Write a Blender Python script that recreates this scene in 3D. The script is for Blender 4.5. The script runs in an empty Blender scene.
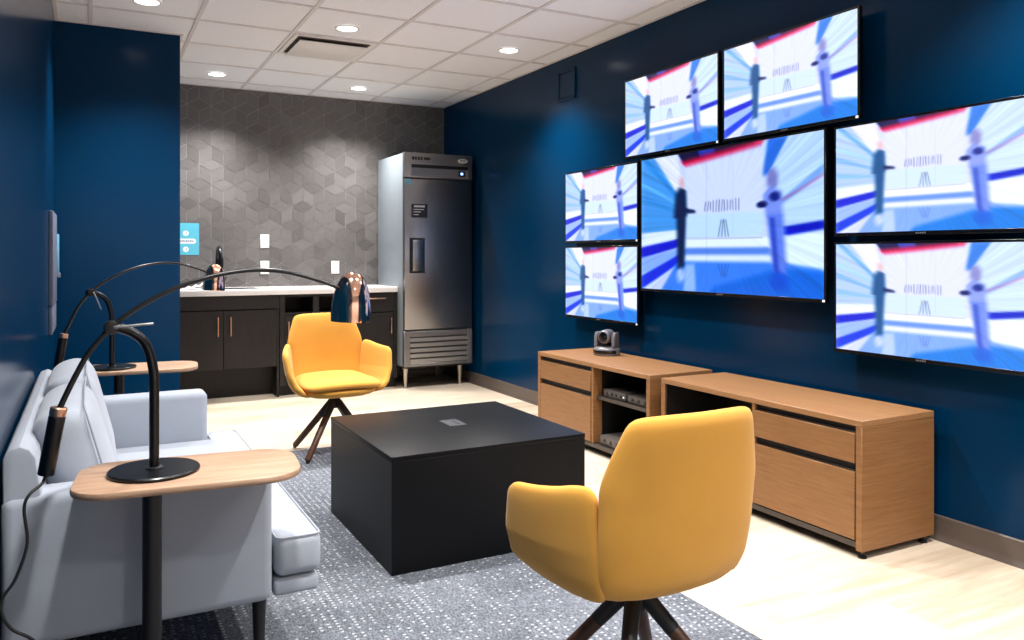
import bpy, bmesh, math, random
import numpy as np
from mathutils import Vector, Matrix

SC = bpy.context.scene
COL = SC.collection
PI = math.pi
random.seed(7)

# ------------------------------------------------------------------ room numbers (metres)
XL, XR = -0.193, 3.188          # left / right wall faces
YB = 7.50                       # tiled back wall face
HC = 2.698                      # ceiling height
YPART, XPART = 5.85, 0.545      # blue return wall beside the sink
YF = -2.6                       # end wall behind the camera
XW = XL
YLW = YF
CAM_H = 1.208

# ------------------------------------------------------------------ colour
def s2l(v):
    return v / 12.92 if v <= 0.04045 else ((v + 0.055) / 1.055) ** 2.4
def rgb(r, g, b):
    return (s2l(r / 255), s2l(g / 255), s2l(b / 255), 1.0)

# ------------------------------------------------------------------ materials
class NT:
    def __init__(self, name):
        self.m = bpy.data.materials.new(name)
        self.m.use_nodes = True
        self.t = self.m.node_tree
        self.b = self.t.nodes['Principled BSDF']
    def n(self, kind, **kw):
        nd = self.t.nodes.new(kind)
        for k, v in kw.items():
            setattr(nd, k, v)
        return nd
    def l(self, a, b):
        self.t.links.new(a, b)
    def val(self, sock, v):
        if isinstance(v, (int, float, tuple)):
            sock.default_value = v
        else:
            self.l(v, sock)
    def math(self, op, a, b=None, c=None, clamp=False):
        nd = self.n('ShaderNodeMath', operation=op, use_clamp=clamp)
        self.val(nd.inputs[0], a)
        if b is not None: self.val(nd.inputs[1], b)
        if c is not None: self.val(nd.inputs[2], c)
        return nd.outputs[0]
    def coords(self, scale=(1, 1, 1), kind='Object'):
        tc = self.n('ShaderNodeTexCoord')
        mp = self.n('ShaderNodeMapping')
        mp.inputs['Scale'].default_value = scale
        self.l(tc.outputs[kind], mp.inputs['Vector'])
        return mp.outputs[0]
    def noise(self, vec, scale, detail=4, rough=0.5):
        nd = self.n('ShaderNodeTexNoise')
        self.l(vec, nd.inputs['Vector'])
        nd.inputs['Scale'].default_value = scale
        nd.inputs['Detail'].default_value = detail
        nd.inputs['Roughness'].default_value = rough
        return nd.outputs['Fac']
    def ramp(self, fac, stops):
        nd = self.n('ShaderNodeValToRGB')
        e = nd.color_ramp.elements
        while len(e) < len(stops):
            e.new(0.5)
        for el, (p, c) in zip(e, stops):
            el.position = p
            el.color = c
        self.l(fac, nd.inputs[0])
        return nd.outputs[0]
    def mix(self, fac, a, b, mode='MIX'):
        nd = self.n('ShaderNodeMix', data_type='RGBA', blend_type=mode)
        self.val(nd.inputs[0], fac)
        self.val(nd.inputs[6], a)
        self.val(nd.inputs[7], b)
        return nd.outputs[2]
    def bump(self, h, strength=0.3, dist=0.01):
        nd = self.n('ShaderNodeBump')
        nd.inputs['Strength'].default_value = strength
        nd.inputs['Distance'].default_value = dist
        self.l(h, nd.inputs['Height'])
        self.l(nd.outputs[0], self.b.inputs['Normal'])
    def set(self, **kw):
        for k, v in kw.items():
            self.val(self.b.inputs[k.replace('_', ' ')], v)
        return self

def plain(name, col, rough=0.5, metal=0.0, spec=0.5, vary=0.06, scale=30, bump=0.0, **kw):
    """Principled material with a little procedural variation of the colour."""
    N = NT(name)
    v = N.coords()
    f = N.noise(v, scale, 3)
    dark = tuple(c * (1 - vary) for c in col[:3]) + (1,)
    lite = tuple(min(1, c * (1 + vary)) for c in col[:3]) + (1,)
    N.l(N.ramp(f, [(0.3, dark), (0.7, lite)]), N.b.inputs['Base Color'])
    N.set(Roughness=rough, Metallic=metal)
    N.b.inputs['Specular IOR Level'].default_value = spec
    if bump:
        N.bump(f, bump, 0.002)
    for k, w in kw.items():
        N.val(N.b.inputs[k.replace('_', ' ')], w)
    return N.m

def emit(name, col, strength):
    N = NT(name)
    N.set(Base_Color=(0.02, 0.02, 0.02, 1))
    N.b.inputs['Emission Color'].default_value = col
    N.b.inputs['Emission Strength'].default_value = strength
    return N.m

def wood(name, dark, lite, scale, rough=0.42, contrast=(0.3, 0.72), spec=0.35):
    N = NT(name)
    v = N.coords(scale)
    a = N.noise(v, 2.2, 6, 0.62)
    v2 = N.coords(tuple(s * 4.5 for s in scale))
    b = N.noise(v2, 3.0, 3, 0.6)
    f = N.math('ADD', N.math('MULTIPLY', a, 0.7), N.math('MULTIPLY', b, 0.3))
    N.l(N.ramp(f, [(contrast[0], dark), (contrast[1], lite)]), N.b.inputs['Base Color'])
    N.set(Roughness=rough)
    N.b.inputs['Specular IOR Level'].default_value = spec
    N.bump(b, 0.08, 0.002)
    return N.m

def fabric(name, col, rough=0.9, sheen=0.25, vary=0.10, thread=900, bump=0.25):
    N = NT(name)
    v = N.coords()
    a = N.noise(v, thread, 2, 0.6)
    b = N.noise(v, 9, 3, 0.5)
    f = N.math('ADD', N.math('MULTIPLY', a, 0.6), N.math('MULTIPLY', b, 0.4))
    dark = tuple(c * (1 - vary) for c in col[:3]) + (1,)
    lite = tuple(min(1, c * (1 + vary)) for c in col[:3]) + (1,)
    N.l(N.ramp(f, [(0.35, dark), (0.65, lite)]), N.b.inputs['Base Color'])
    N.set(Roughness=rough)
    N.b.inputs['Sheen Weight'].default_value = sheen
    N.b.inputs['Specular IOR Level'].default_value = 0.2
    N.bump(a, bump, 0.001)
    return N.m

M = {}
# painted blue walls, satin
def blue_paint():
    N = NT('satin_blue_paint')
    v = N.coords()
    f = N.noise(v, 260, 2, 0.5)
    g = N.noise(v, 1.2, 3, 0.5)
    N.l(N.ramp(g, [(0.3, rgb(0, 41, 72)), (0.7, rgb(0, 45, 78))]), N.b.inputs['Base Color'])
    N.set(Roughness=0.18)
    N.b.inputs['Specular IOR Level'].default_value = 0.13
    N.bump(f, 0.06, 0.001)
    return N.m
M['blue'] = blue_paint()
M['white_wall'] = plain('pale_wall_paint', rgb(215, 213, 210), 0.7, vary=0.02, scale=4)
M['ceil'] = plain('mineral_ceiling_tile', rgb(246, 248, 252), 0.95, spec=0.1, vary=0.03, scale=120, bump=0.15)
M['grid'] = plain('ceiling_grid_metal', rgb(222, 219, 218), 0.6, spec=0.3, vary=0.02)
M['white_metal'] = plain('white_enamel', rgb(236, 234, 230), 0.4, vary=0.02)
M['baseboard'] = plain('taupe_vinyl_base', rgb(86, 76, 70), 0.4, vary=0.05, scale=8)
M['grout'] = plain('tile_grout', rgb(160, 157, 155), 0.9, vary=0.06, scale=60)

def tile_mat():
    N = NT('porcelain_rhombus_tile')
    at = N.n('ShaderNodeAttribute', attribute_name='tone')
    v = N.coords((2, 2, 22))
    f = N.noise(v, 6, 4, 0.6)
    base = N.ramp(at.outputs['Fac'], [(0.0, rgb(88, 85, 84)), (1.0, rgb(108, 105, 104))])
    grain = N.ramp(f, [(0.3, (0.88, 0.88, 0.88, 1)), (0.7, (1.08, 1.08, 1.08, 1))])
    N.l(N.mix(1.0, base, grain, 'MULTIPLY'), N.b.inputs['Base Color'])
    N.set(Roughness=0.55)
    N.b.inputs['Specular IOR Level'].default_value = 0.35
    return N.m
M['tile'] = tile_mat()

def floor_mat():
    N = NT('pale_plank_floor')
    v = N.coords()
    br = N.n('ShaderNodeTexBrick', offset=0.37, offset_frequency=2)
    N.l(v, br.inputs['Vector'])
    br.inputs['Color1'].default_value = (0.2, 0.2, 0.2, 1)
    br.inputs['Color2'].default_value = (0.8, 0.8, 0.8, 1)
    br.inputs['Mortar'].default_value = (0.5, 0.5, 0.5, 1)
    br.inputs['Scale'].default_value = 1.0
    br.inputs['Mortar Size'].default_value = 0.0012
    br.inputs['Brick Width'].default_value = 1.22
    br.inputs['Row Height'].default_value = 0.23
    a = N.noise(N.coords((1.1, 9, 1)), 2.2, 6, 0.6)
    f = N.math('ADD', N.math('MULTIPLY', a, 0.62), N.math('MULTIPLY', br.outputs['Color'], 0.38))
    c = N.ramp(f, [(0.30, rgb(178, 158, 132)), (0.5, rgb(204, 188, 167)), (0.72, rgb(218, 205, 188))])
    c = N.mix(N.math('MULTIPLY', br.outputs['Fac'], 0.35), c, rgb(170, 150, 125))
    N.l(c, N.b.inputs['Base Color'])
    N.set(Roughness=0.38)
    N.b.inputs['Specular IOR Level'].default_value = 0.35
    N.bump(a, 0.05, 0.002)
    return N.m
M['floor'] = floor_mat()

def carpet_mat():
    N = NT('woven_grey_carpet')
    tc = N.n('ShaderNodeTexCoord')
    sep = N.n('ShaderNodeSeparateXYZ')
    N.l(tc.outputs['Object'], sep.inputs[0])
    x, y = sep.outputs[0], sep.outputs[1]
    v = N.coords()
    # fine woven speckle, drawn out along the room
    sp = N.noise(N.coords((1, 0.5, 1)), 150, 3, 0.8)
    big = N.noise(v, 2.0, 2, 0.5)
    # carpet tiles of slightly different tone
    br = N.n('ShaderNodeTexBrick', offset=0.5)
    N.l(N.coords((1, 1, 1)), br.inputs['Vector'])
    br.inputs['Color1'].default_value = (0.25, 0.25, 0.25, 1)
    br.inputs['Color2'].default_value = (0.75, 0.75, 0.75, 1)
    br.inputs['Mortar Size'].default_value = 0.0
    br.inputs['Scale'].default_value = 1.0
    br.inputs['Brick Width'].default_value = 0.5
    br.inputs['Row Height'].default_value = 0.25
    f = N.math('ADD', N.math('MULTIPLY', sp, 0.74), N.math('ADD', N.math('MULTIPLY', br.outputs['Color'], 0.13), N.math('MULTIPLY', big, 0.13)))
    base = N.ramp(f, [(0.34, rgb(54, 57, 63)), (0.5, rgb(95, 99, 107)), (0.68, rgb(140, 144, 152))])
    # rows of pale dashes
    px, py = 0.028, 0.021
    row = N.math('FLOOR', N.math('DIVIDE', x, px))
    fx = N.math('ABSOLUTE', N.math('SUBTRACT', N.math('FRACT', N.math('DIVIDE', x, px)), 0.5))
    yo = N.math('ADD', N.math('DIVIDE', y, py), N.math('MULTIPLY', row, 0.37))
    fy = N.math('ABSOLUTE', N.math('SUBTRACT', N.math('FRACT', yo), 0.5))
    cell = N.n('ShaderNodeCombineXYZ')
    N.l(row, cell.inputs[0]); N.l(N.math('FLOOR', yo), cell.inputs[1])
    wn = N.n('ShaderNodeTexWhiteNoise', noise_dimensions='2D')
    N.l(cell.outputs[0], wn.inputs['Vector'])
    patch = N.noise(N.coords((3.0, 0.9, 1)), 1.6, 2, 0.5)
    on = N.math('MULTIPLY', N.math('GREATER_THAN', N.math('ADD', wn.outputs['Value'], N.math('MULTIPLY', patch, 1.5)), 1.28),
                N.math('MULTIPLY', N.math('LESS_THAN', fx, 0.17), N.math('LESS_THAN', fy, 0.21)))
    c = N.mix(N.math('MULTIPLY', on, 0.6), base, rgb(190, 192, 196))
    N.l(c, N.b.inputs['Base Color'])
    N.set(Roughness=0.95)
    N.b.inputs['Specular IOR Level'].default_value = 0.1
    N.bump(sp, 0.5, 0.004)
    return N.m
M['carpet'] = carpet_mat()

M['oak_side'] = wood('oak_grain_level', rgb(118, 81, 48), rgb(152, 109, 69), (2.6, 2.6, 60))
M['oak_top'] = wood('oak_grain_long', rgb(132, 94, 60), rgb(166, 123, 83), (40, 1.6, 40))
M['oak_top_x'] = wood('oak_grain_across', rgb(146, 114, 90), rgb(188, 156, 130), (2.2, 26, 26), 0.45)
M['walnut'] = wood('walnut_leg', rgb(58, 36, 25), rgb(98, 66, 48), (30, 30, 4), 0.4)
M['black_lam'] = plain('black_laminate', rgb(11, 12, 15), 0.42, vary=0.08, scale=14, spec=0.16)
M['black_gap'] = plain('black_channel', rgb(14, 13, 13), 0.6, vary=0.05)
M['bronze'] = plain('dark_bronze_base', rgb(62, 54, 48), 0.45, vary=0.06)
M['pull'] = plain('dark_pull_channel', rgb(34, 30, 28), 0.5)
M['espresso'] = wood('espresso_cabinet', rgb(22, 20, 20), rgb(34, 30, 29), (20, 20, 2.0), 0.45)
M['counter'] = plain('white_quartz', rgb(236, 232, 230), 0.28, vary=0.02, scale=90)
M['copper'] = plain('polished_copper', (0.92, 0.55, 0.40, 1), 0.09, metal=1.0, vary=0.02)
M['copper_satin'] = plain('satin_copper', (0.80, 0.46, 0.30, 1), 0.3, metal=1.0, vary=0.03)
M['lamp_black'] = plain('black_lamp_enamel', rgb(11, 11, 13), 0.30, vary=0.05, spec=0.4)
M['matte_black'] = plain('matte_black_metal', rgb(18, 18, 20), 0.5, vary=0.05)
M['rubber'] = plain('black_rubber', rgb(16, 16, 17), 0.6, vary=0.05)
M['sofa'] = fabric('pale_grey_upholstery', rgb(158, 165, 176), 0.85, 0.2, 0.05, 700, 0.15)
M['sofa_seam'] = fabric('pale_grey_piping', rgb(152, 157, 167), 0.85, 0.2, 0.04)
M['yellow'] = fabric('mustard_upholstery', rgb(209, 152, 63), 0.8, 0.15, 0.05, 800, 0.18)
def steel(name, col, rough):
    N = NT(name)
    f = N.noise(N.coords((60, 60, 0.8)), 4, 3, 0.6)
    N.l(N.ramp(f, [(0.3, tuple(c * 0.93 for c in col[:3]) + (1,)), (0.7, col)]), N.b.inputs['Base Color'])
    N.set(Metallic=1.0, Roughness=rough)
    N.b.inputs['Anisotropic'].default_value = 0.4
    return N.m
M['steel'] = steel('brushed_stainless', (0.30, 0.30, 0.315, 1), 0.27)
M['steel_light'] = steel('bright_stainless', (0.52, 0.51, 0.50, 1), 0.40)
M['steel_mid'] = steel('fascia_stainless', (0.33, 0.32, 0.325, 1), 0.42)
M['steel_side'] = plain('aluminium_sheet', rgb(140, 150, 158), 0.45, metal=0.4, vary=0.03, scale=6)
M['fridge_black'] = plain('black_fridge_plastic', rgb(15, 15, 16), 0.4)
M['leg_metal'] = plain('cast_metal_leg', rgb(190, 180, 168), 0.35, metal=0.8)
M['cam_grey'] = plain('gunmetal_camera_shell', rgb(124, 122, 126), 0.35, metal=0.35)
M['cam_dark'] = plain('black_camera_glass', rgb(10, 10, 12), 0.1, spec=0.7)
M['device'] = plain('grey_device_case', rgb(100, 94, 90), 0.45, metal=0.3)
M['tv_black'] = plain('tv_black_plastic', rgb(8, 8, 10), 0.25, vary=0.03, spec=0.5)
M['white_plastic'] = plain('white_plastic_plate', rgb(240, 239, 236), 0.35, vary=0.01)
M['slot'] = plain('dark_slot', rgb(40, 40, 42), 0.6)
M['vent_dark'] = plain('dark_duct', rgb(84, 72, 66), 0.8)
M['label_dark'] = plain('dark_sticker', rgb(18, 24, 40), 0.4)
M['label_white'] = plain('white_print', rgb(225, 228, 230), 0.5, vary=0.01)
M['label_blue'] = plain('light_blue_sticker', rgb(110, 170, 200), 0.5, vary=0.02)
M['teal'] = plain('teal_poster', rgb(86, 178, 200), 0.4, vary=0.08, scale=5)
M['panel_grey'] = plain('grey_wall_panel', rgb(112, 120, 140), 0.4, vary=0.04)
M['outlet_grey'] = plain('grey_outlet_plate', rgb(62, 64, 68), 0.4)
M['bolt'] = plain('dull_bolt', rgb(150, 150, 150), 0.4, metal=0.7)
M['led'] = emit('blue_led', (0.15, 0.3, 1.0, 1), 6.0)
M['led_white'] = emit('white_led', (0.9, 0.95, 1.0, 1), 1.5)
M['tv_led'] = emit('tv_standby_led', (1.0, 1.0, 1.0, 1), 1.3)
M['lens'] = emit('downlight_lens', (1.0, 0.96, 0.9, 1), 6.0)
M['bulb'] = emit('warm_bulb', (1.0, 0.62, 0.25, 1), 5.0)

# ------------------------------------------------------------------ mesh builder
class MB:
    def __init__(self):
        self.bm = bmesh.new()
        self.tone = None
    def _add(self, verts, faces):
        vs = [self.bm.verts.new(v) for v in verts]
        for f in faces:
            try:
                self.bm.faces.new([vs[i] for i in f])
            except ValueError:
                pass
        return vs
    def box(self, x0, x1, y0, y1, z0, z1, bev=0.0, seg=2):
        t = bmesh.new()
        bmesh.ops.create_cube(t, size=1.0)
        for v in t.verts:
            v.co = Vector((x0 + (v.co.x + .5) * (x1 - x0), y0 + (v.co.y + .5) * (y1 - y0), z0 + (v.co.z + .5) * (z1 - z0)))
        if bev:
            bmesh.ops.bevel(t, geom=list(t.edges), offset=bev, segments=seg, profile=0.5, affect='EDGES')
        self.merge(t)
        return self
    def merge(self, t, mat=None):
        if mat is not None:
            bmesh.ops.transform(t, matrix=mat, verts=t.verts)
        m = bpy.data.meshes.new('tmp')
        t.to_mesh(m); t.free()
        self.bm.from_mesh(m)
        bpy.data.meshes.remove(m)
    def tube(self, pts, rad, n=14, caps=True):
        pts = [Vector(p) for p in pts]
        if not isinstance(rad, (list, tuple)):
            rad = [rad] * len(pts)
        up = None
        rings = []
        for i, p in enumerate(pts):
            d = (pts[min(i + 1, len(pts) - 1)] - pts[max(i - 1, 0)]).normalized()
            if up is None:
                up = d.orthogonal().normalized()
            else:
                up = (up - d * up.dot(d))
                up = up.normalized() if up.length > 1e-6 else d.orthogonal().normalized()
            w = d.cross(up)
            rings.append([self.bm.verts.new(p + (up * math.cos(2 * PI * k / n) + w * math.sin(2 * PI * k / n)) * rad[i]) for k in range(n)])
        for a, b in zip(rings, rings[1:]):
            for k in range(n):
                self.bm.faces.new((a[k], a[(k + 1) % n], b[(k + 1) % n], b[k]))
        if caps:
            self.bm.faces.new(list(reversed(rings[0])))
            self.bm.faces.new(rings[-1])
        return self
    def lathe(self, prof, c=(0, 0, 0), n=40, axis='Z', closed=False):
        """prof: list of (radius, height)."""
        rings = []
        for r, h in prof:
            if r < 1e-6:
                rings.append([self.bm.verts.new(self._ax(0, 0, h, c, axis))])
            else:
                rings.append([self.bm.verts.new(self._ax(r * math.cos(2 * PI * k / n), r * math.sin(2 * PI * k / n), h, c, axis)) for k in range(n)])
        for a, b in zip(rings, rings[1:]):
            for k in range(n):
                j = (k + 1) % n
                if len(a) == 1 and len(b) == 1: continue
                if len(a) == 1: self.bm.faces.new((a[0], b[j], b[k]))
                elif len(b) == 1: self.bm.faces.new((a[k], a[j], b[0]))
                else: self.bm.faces.new((a[k], a[j], b[j], b[k]))
        return self
    def _ax(self, a, b, h, c, axis):
        if axis == 'Z': return Vector((c[0] + a, c[1] + b, c[2] + h))
        if axis == 'Y': return Vector((c[0] + a, c[1] + h, c[2] + b))
        return Vector((c[0] + h, c[1] + a, c[2] + b))
    def loft(self, rings, cap=True):
        rs = [[self.bm.verts.new(p) for p in r] for r in rings]
        n = len(rs[0])
        for a, b in zip(rs, rs[1:]):
            for k in range(n):
                self.bm.faces.new((a[k], a[(k + 1) % n], b[(k + 1) % n], b[k]))
        if cap:
            self.bm.faces.new(list(reversed(rs[0])))
            self.bm.faces.new(rs[-1])
        return self
    def pad(self, outline, fmap, T, rings=14, p=5.0, T2=None):
        """a cushion-like slab: outline is a star-shaped 2D loop, fmap(a,b)->Vector, T half thickness at the middle"""
        T2 = T if T2 is None else T2
        cx = sum(q[0] for q in outline) / len(outline); cy = sum(q[1] for q in outline) / len(outline)
        def nrm(a, b, e=0.004):
            du = fmap(a + e, b) - fmap(a - e, b); dv = fmap(a, b + e) - fmap(a, b - e)
            return du.cross(dv).normalized()
        rho = [math.sin(0.5 * PI * (i / rings)) for i in range(1, rings + 1)]
        sheets = []
        n = len(outline)
        edge = None
        for sgn, TT in ((1, T), (-1, T2)):
            c0 = self.bm.verts.new(fmap(cx, cy) + nrm(cx, cy) * sgn * TT)
            rr = []
            for i, r in enumerate(rho):
                if i == rings - 1 and edge is not None:
                    rr.append(edge); continue
                t = TT * max(0.0, 1 - r ** p) ** (1 / 2.2)
                ring = []
                for (a, b) in outline:
                    aa = cx + (a - cx) * r; bb = cy + (b - cy) * r
                    ring.append(self.bm.verts.new(fmap(aa, bb) + nrm(aa, bb) * sgn * t))
                rr.append(ring)
            edge = rr[-1]
            for k in range(n):
                f = (c0, rr[0][k], rr[0][(k + 1) % n])
                self.bm.faces.new(f if sgn > 0 else f[::-1])
            for a, b in zip(rr, rr[1:]):
                for k in range(n):
                    f = (a[k], b[k], b[(k + 1) % n], a[(k + 1) % n])
                    self.bm.faces.new(f if sgn > 0 else f[::-1])
        return self
    def prism(self, poly, axis, lo, hi, bev=0.0):
        t = bmesh.new()
        def P(a, b, h):
            return {'X': (h, a, b), 'Y': (a, h, b), 'Z': (a, b, h)}[axis]
        lo_v = [t.verts.new(P(a, b, lo)) for a, b in poly]
        hi_v = [t.verts.new(P(a, b, hi)) for a, b in poly]
        n = len(poly)
        t.faces.new(list(reversed(lo_v))); t.faces.new(hi_v)
        for k in range(n):
            t.faces.new((lo_v[k], lo_v[(k + 1) % n], hi_v[(k + 1) % n], hi_v[k]))
        bmesh.ops.recalc_face_normals(t, faces=t.faces)
        if bev:
            ed = [e for e in t.edges if abs(P(0, 0, 1)[0] * (e.verts[0].co - e.verts[1].co).x + P(0, 0, 1)[1] * (e.verts[0].co - e.verts[1].co).y + P(0, 0, 1)[2] * (e.verts[0].co - e.verts[1].co).z) < 1e-6]
            bmesh.ops.bevel(t, geom=ed, offset=bev, segments=2, profile=0.5, affect='EDGES')
        self.merge(t)
        return self
    def build(self, name, mat, parent=None, world=False, sharp=38, recalc=True, rotz=0):
        if recalc:
            bmesh.ops.recalc_face_normals(self.bm, faces=self.bm.faces)
        if parent is not None and world:
            off = Vector(parent.get('_loc', parent.location))
            for v in self.bm.verts: v.co -= off
        m = bpy.data.meshes.new(name)
        self.bm.to_mesh(m); self.bm.free()
        for pl in m.polygons: pl.use_smooth = True
        m.set_sharp_from_angle(angle=math.radians(sharp))
        m.materials.append(mat)
        o = bpy.data.objects.new(name, m)
        COL.objects.link(o)
        if parent is not None:
            o.parent = parent
        return o

def thing(name, label, cat, loc=(0, 0, 0), rotz=0, group=None):
    o = bpy.data.objects.new(name, None)
    o.empty_display_size = 0.1
    COL.objects.link(o)
    o.location = loc; o.rotation_euler = (0, 0, rotz)
    tag(o, label, cat, group)
    return o
def tag(o, label, cat, group=None):
    o['label'] = label; o['category'] = cat
    if group: o['group'] = group
    return o
def struct(o):
    o['kind'] = 'structure'
    return o
def dup(root, loc, rotz, label):
    def cp(o, par):
        c = o.copy(); COL.objects.link(c)
        if par is not None: c.parent = par
        for ch in list(o.children): cp(ch, c)
        return c
    r = cp(root, None)
    r.location = loc; r.rotation_euler = (0, 0, rotz); r['label'] = label
    return r

def rrect(x0, x1, y0, y1, r, n=8):
    """rounded rectangle loop; r may be one radius or four (x0y0, x1y0, x1y1, x0y1)"""
    rs = r if isinstance(r, (list, tuple)) else [r] * 4
    out = []
    for (cx, cy, a0, q) in ((x0 + rs[0], y0 + rs[0], PI, rs[0]), (x1 - rs[1], y0 + rs[1], 1.5 * PI, rs[1]),
                            (x1 - rs[2], y1 - rs[2], 0, rs[2]), (x0 + rs[3], y1 - rs[3], 0.5 * PI, rs[3])):
        for k in range(n + 1):
            a = a0 + 0.5 * PI * k / n
            out.append((cx + q * math.cos(a), cy + q * math.sin(a)))
    return out
def smooth_loop(pts, n=72):
    """closed Catmull-Rom through pts, resampled"""
    P = [Vector(p).to_2d() for p in pts]
    m = len(P); dense = []
    for i in range(m):
        a, b, c, d = P[i - 1], P[i], P[(i + 1) % m], P[(i + 2) % m]
        for k in range(24):
            t = k / 24
            dense.append(0.5 * ((2 * b) + (c - a) * t + (2 * a - 5 * b + 4 * c - d) * t * t + (3 * b - a - 3 * c + d) * t ** 3))
    L = [0.0]
    for i in range(len(dense)):
        L.append(L[-1] + (dense[(i + 1) % len(dense)] - dense[i]).length)
    out = []; j = 0
    for k in range(n):
        s = L[-1] * k / n
        while L[j + 1] < s: j += 1
        f = (s - L[j]) / max(1e-9, L[j + 1] - L[j])
        q = dense[j].lerp(dense[(j + 1) % len(dense)], f)
        out.append((q.x, q.y))
    return out
def spline(pts, n=10):
    P = [Vector(p) for p in pts]; out = []
    for i in range(len(P) - 1):
        a = P[i - 1] if i else P[0] * 2 - P[1]
        b, c = P[i], P[i + 1]
        d = P[i + 2] if i + 2 < len(P) else P[-1] * 2 - P[-2]
        for k in range(n):
            t = k / n
            out.append(0.5 * ((2 * b) + (c - a) * t + (2 * a - 5 * b + 4 * c - d) * t * t + (3 * b - a - 3 * c + d) * t ** 3))
    out.append(P[-1])
    return out
def interp(x, xs, ys):
    return float(np.interp(x, xs, ys))

# ================================================================== THE ROOM
struct(MB().box(XL - 0.1, XR + 0.1, YF - 0.1, YB + 0.1, -0.12, 0.0).build('floor', M['floor']))
ceil_o = struct(MB().box(XW - 0.1, XR + 0.1, YF - 0.1, YB + 0.1, HC + 0.004, HC + 0.12).build('ceiling', M['ceil']))
# exposed T-grid
g = MB()
k = 3.0135
xs = []
while k > XW: xs.append(k); k -= 0.6015
ys = []
k = 7.22
while k > YF: ys.append(k); k -= 0.603
for x in xs: g.box(x - 0.012, x + 0.012, YF, YB, HC - 0.003, HC + 0.006)
for y in ys: g.box(XW, XR, y - 0.012, y + 0.012, HC - 0.0026, HC + 0.006)
# perimeter angle
g.box(XR - 0.02, XR, YF, YB, HC - 0.003, HC + 0.006)
g.box(XL, XR, YB - 0.02, YB, HC - 0.003, HC + 0.006)
g.box(XL, XL + 0.02, YLW, YPART, HC - 0.003, HC + 0.006)
g.box(XL, XPART + 0.02, YPART - 0.02, YPART, HC - 0.003, HC + 0.006)
g.box(XPART, XPART + 0.02, YPART, YB, HC - 0.003, HC + 0.006)
g.build('ceiling_grid', M['grid'], ceil_o)

struct(MB().box(XR, XR + 0.1, YF - 0.1, YB + 0.1, 0, HC + 0.1).build('wall_right', M['blue']))
struct(MB().box(XL - 0.1, XL, YLW - 0.1, YB + 0.1, 0, HC + 0.1).build('wall_left', M['blue']))
struct(MB().box(XL, XPART, YPART, YB, 0, HC + 0.1).build('wall_return', M['blue']))
struct(MB().box(XW - 0.1, XR + 0.1, YF - 0.1, YF, 0, HC + 0.1).build('wall_front', M['white_wall']))


# back wall of rhombus tiles (each tile a little raised over the grout)
wb = struct(MB().box(XL, XR + 0.1, YB, YB + 0.1, 0, HC + 0.1).build('wall_back', M['grout']))
tb = bmesh.new()
tone = tb.faces.layers.float.new('tone')
S = 0.1165
rnd = random.Random(3)
W = math.sqrt(3) * S
row = 0
z = 0.02
tiles = []
while z < HC + 0.2:
    x = 0.45 + (W / 2 if row % 2 else 0)
    while x < XR + 0.2:
        hexv = [(x + S * math.cos(math.radians(a)), z + S * math.sin(math.radians(a))) for a in (90, 30, -30, -90, -150, 150)]
        for (i, j, l) in ((0, 1, 5), (2, 1, 3), (4, 5, 3)):
            # rhombus: centre, neighbour, corner, neighbour
            tiles.append([(x, z), hexv[j], hexv[i], hexv[l]])
        x += W
    z += 1.5 * S
    row += 1
def clip(poly, f):
    out = []
    for i in range(len(poly)):
        a, b = poly[i], poly[(i + 1) % len(poly)]
        fa, fb = f(a), f(b)
        if fa >= 0: out.append(a)
        if (fa >= 0) != (fb >= 0):
            t = fa / (fa - fb)
            out.append((a[0] + (b[0] - a[0]) * t, a[1] + (b[1] - a[1]) * t))
    return out
for q in tiles:
    cx = sum(p[0] for p in q) / 4; cz = sum(p[1] for p in q) / 4
    q = [(cx + (a - cx) * 0.970, cz + (b - cz) * 0.970) for a, b in q]
    for f in (lambda p: p[0] - XPART, lambda p: XR - p[0], lambda p: HC - p[1], lambda p: p[1] - 0.05):
        q = clip(q, f)
        if len(q) < 3: break
    if len(q) < 3: continue
    v0 = [tb.verts.new((a, YB, b)) for a, b in q]
    v1 = [tb.verts.new((a, YB - 0.0025, b)) for a, b in q]
    n = len(q)
    t = min(1, max(0, rnd.gauss(0.5, 0.3)))
    try:
        fc = tb.faces.new(v1); fc[tone] = t
        for k in range(n):
            s_ = tb.faces.new((v0[k], v0[(k + 1) % n], v1[(k + 1) % n], v1[k])); s_[tone] = t
    except ValueError:
        pass
bmesh.ops.recalc_face_normals(tb, faces=tb.faces)
tm = bpy.data.meshes.new('tiles'); tb.to_mesh(tm); tb.free()
tm.materials.append(M['tile'])
to = bpy.data.objects.new('tiles', tm); COL.objects.link(to); to.parent = wb

# cove base along the walls
def base_prof(thick=0.012, h=0.104):
    return [(0, 0), (thick + 0.012, 0), (thick + 0.010, 0.006), (thick + 0.002, 0.016), (thick, 0.03), (thick, h - 0.004), (thick - 0.004, h), (0, h)]
b = MB(); b.prism([(XR - a, c) for a, c in base_prof()], 'Y', YF, YB)
struct(b.build('baseboard_right', M['baseboard']))
b = MB(); b.prism([(XL + a, c) for a, c in base_prof()], 'Y', YLW, YPART)
struct(b.build('baseboard_left', M['baseboard']))
b = MB(); b.prism([(YPART - a, c) for a, c in base_prof()], 'X', XL, XPART)
struct(b.build('baseboard_return', M['baseboard']))

# carpet laid in the middle of the plank floor
rug = MB().box(-0.16, 1.862, -0.5, 4.955, 0.0, 0.005, 0.002, 1).build('area_rug', M['carpet'])
tag(rug, 'grey woven rug with pale dashes under the sofa and black table', 'rug')

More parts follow.
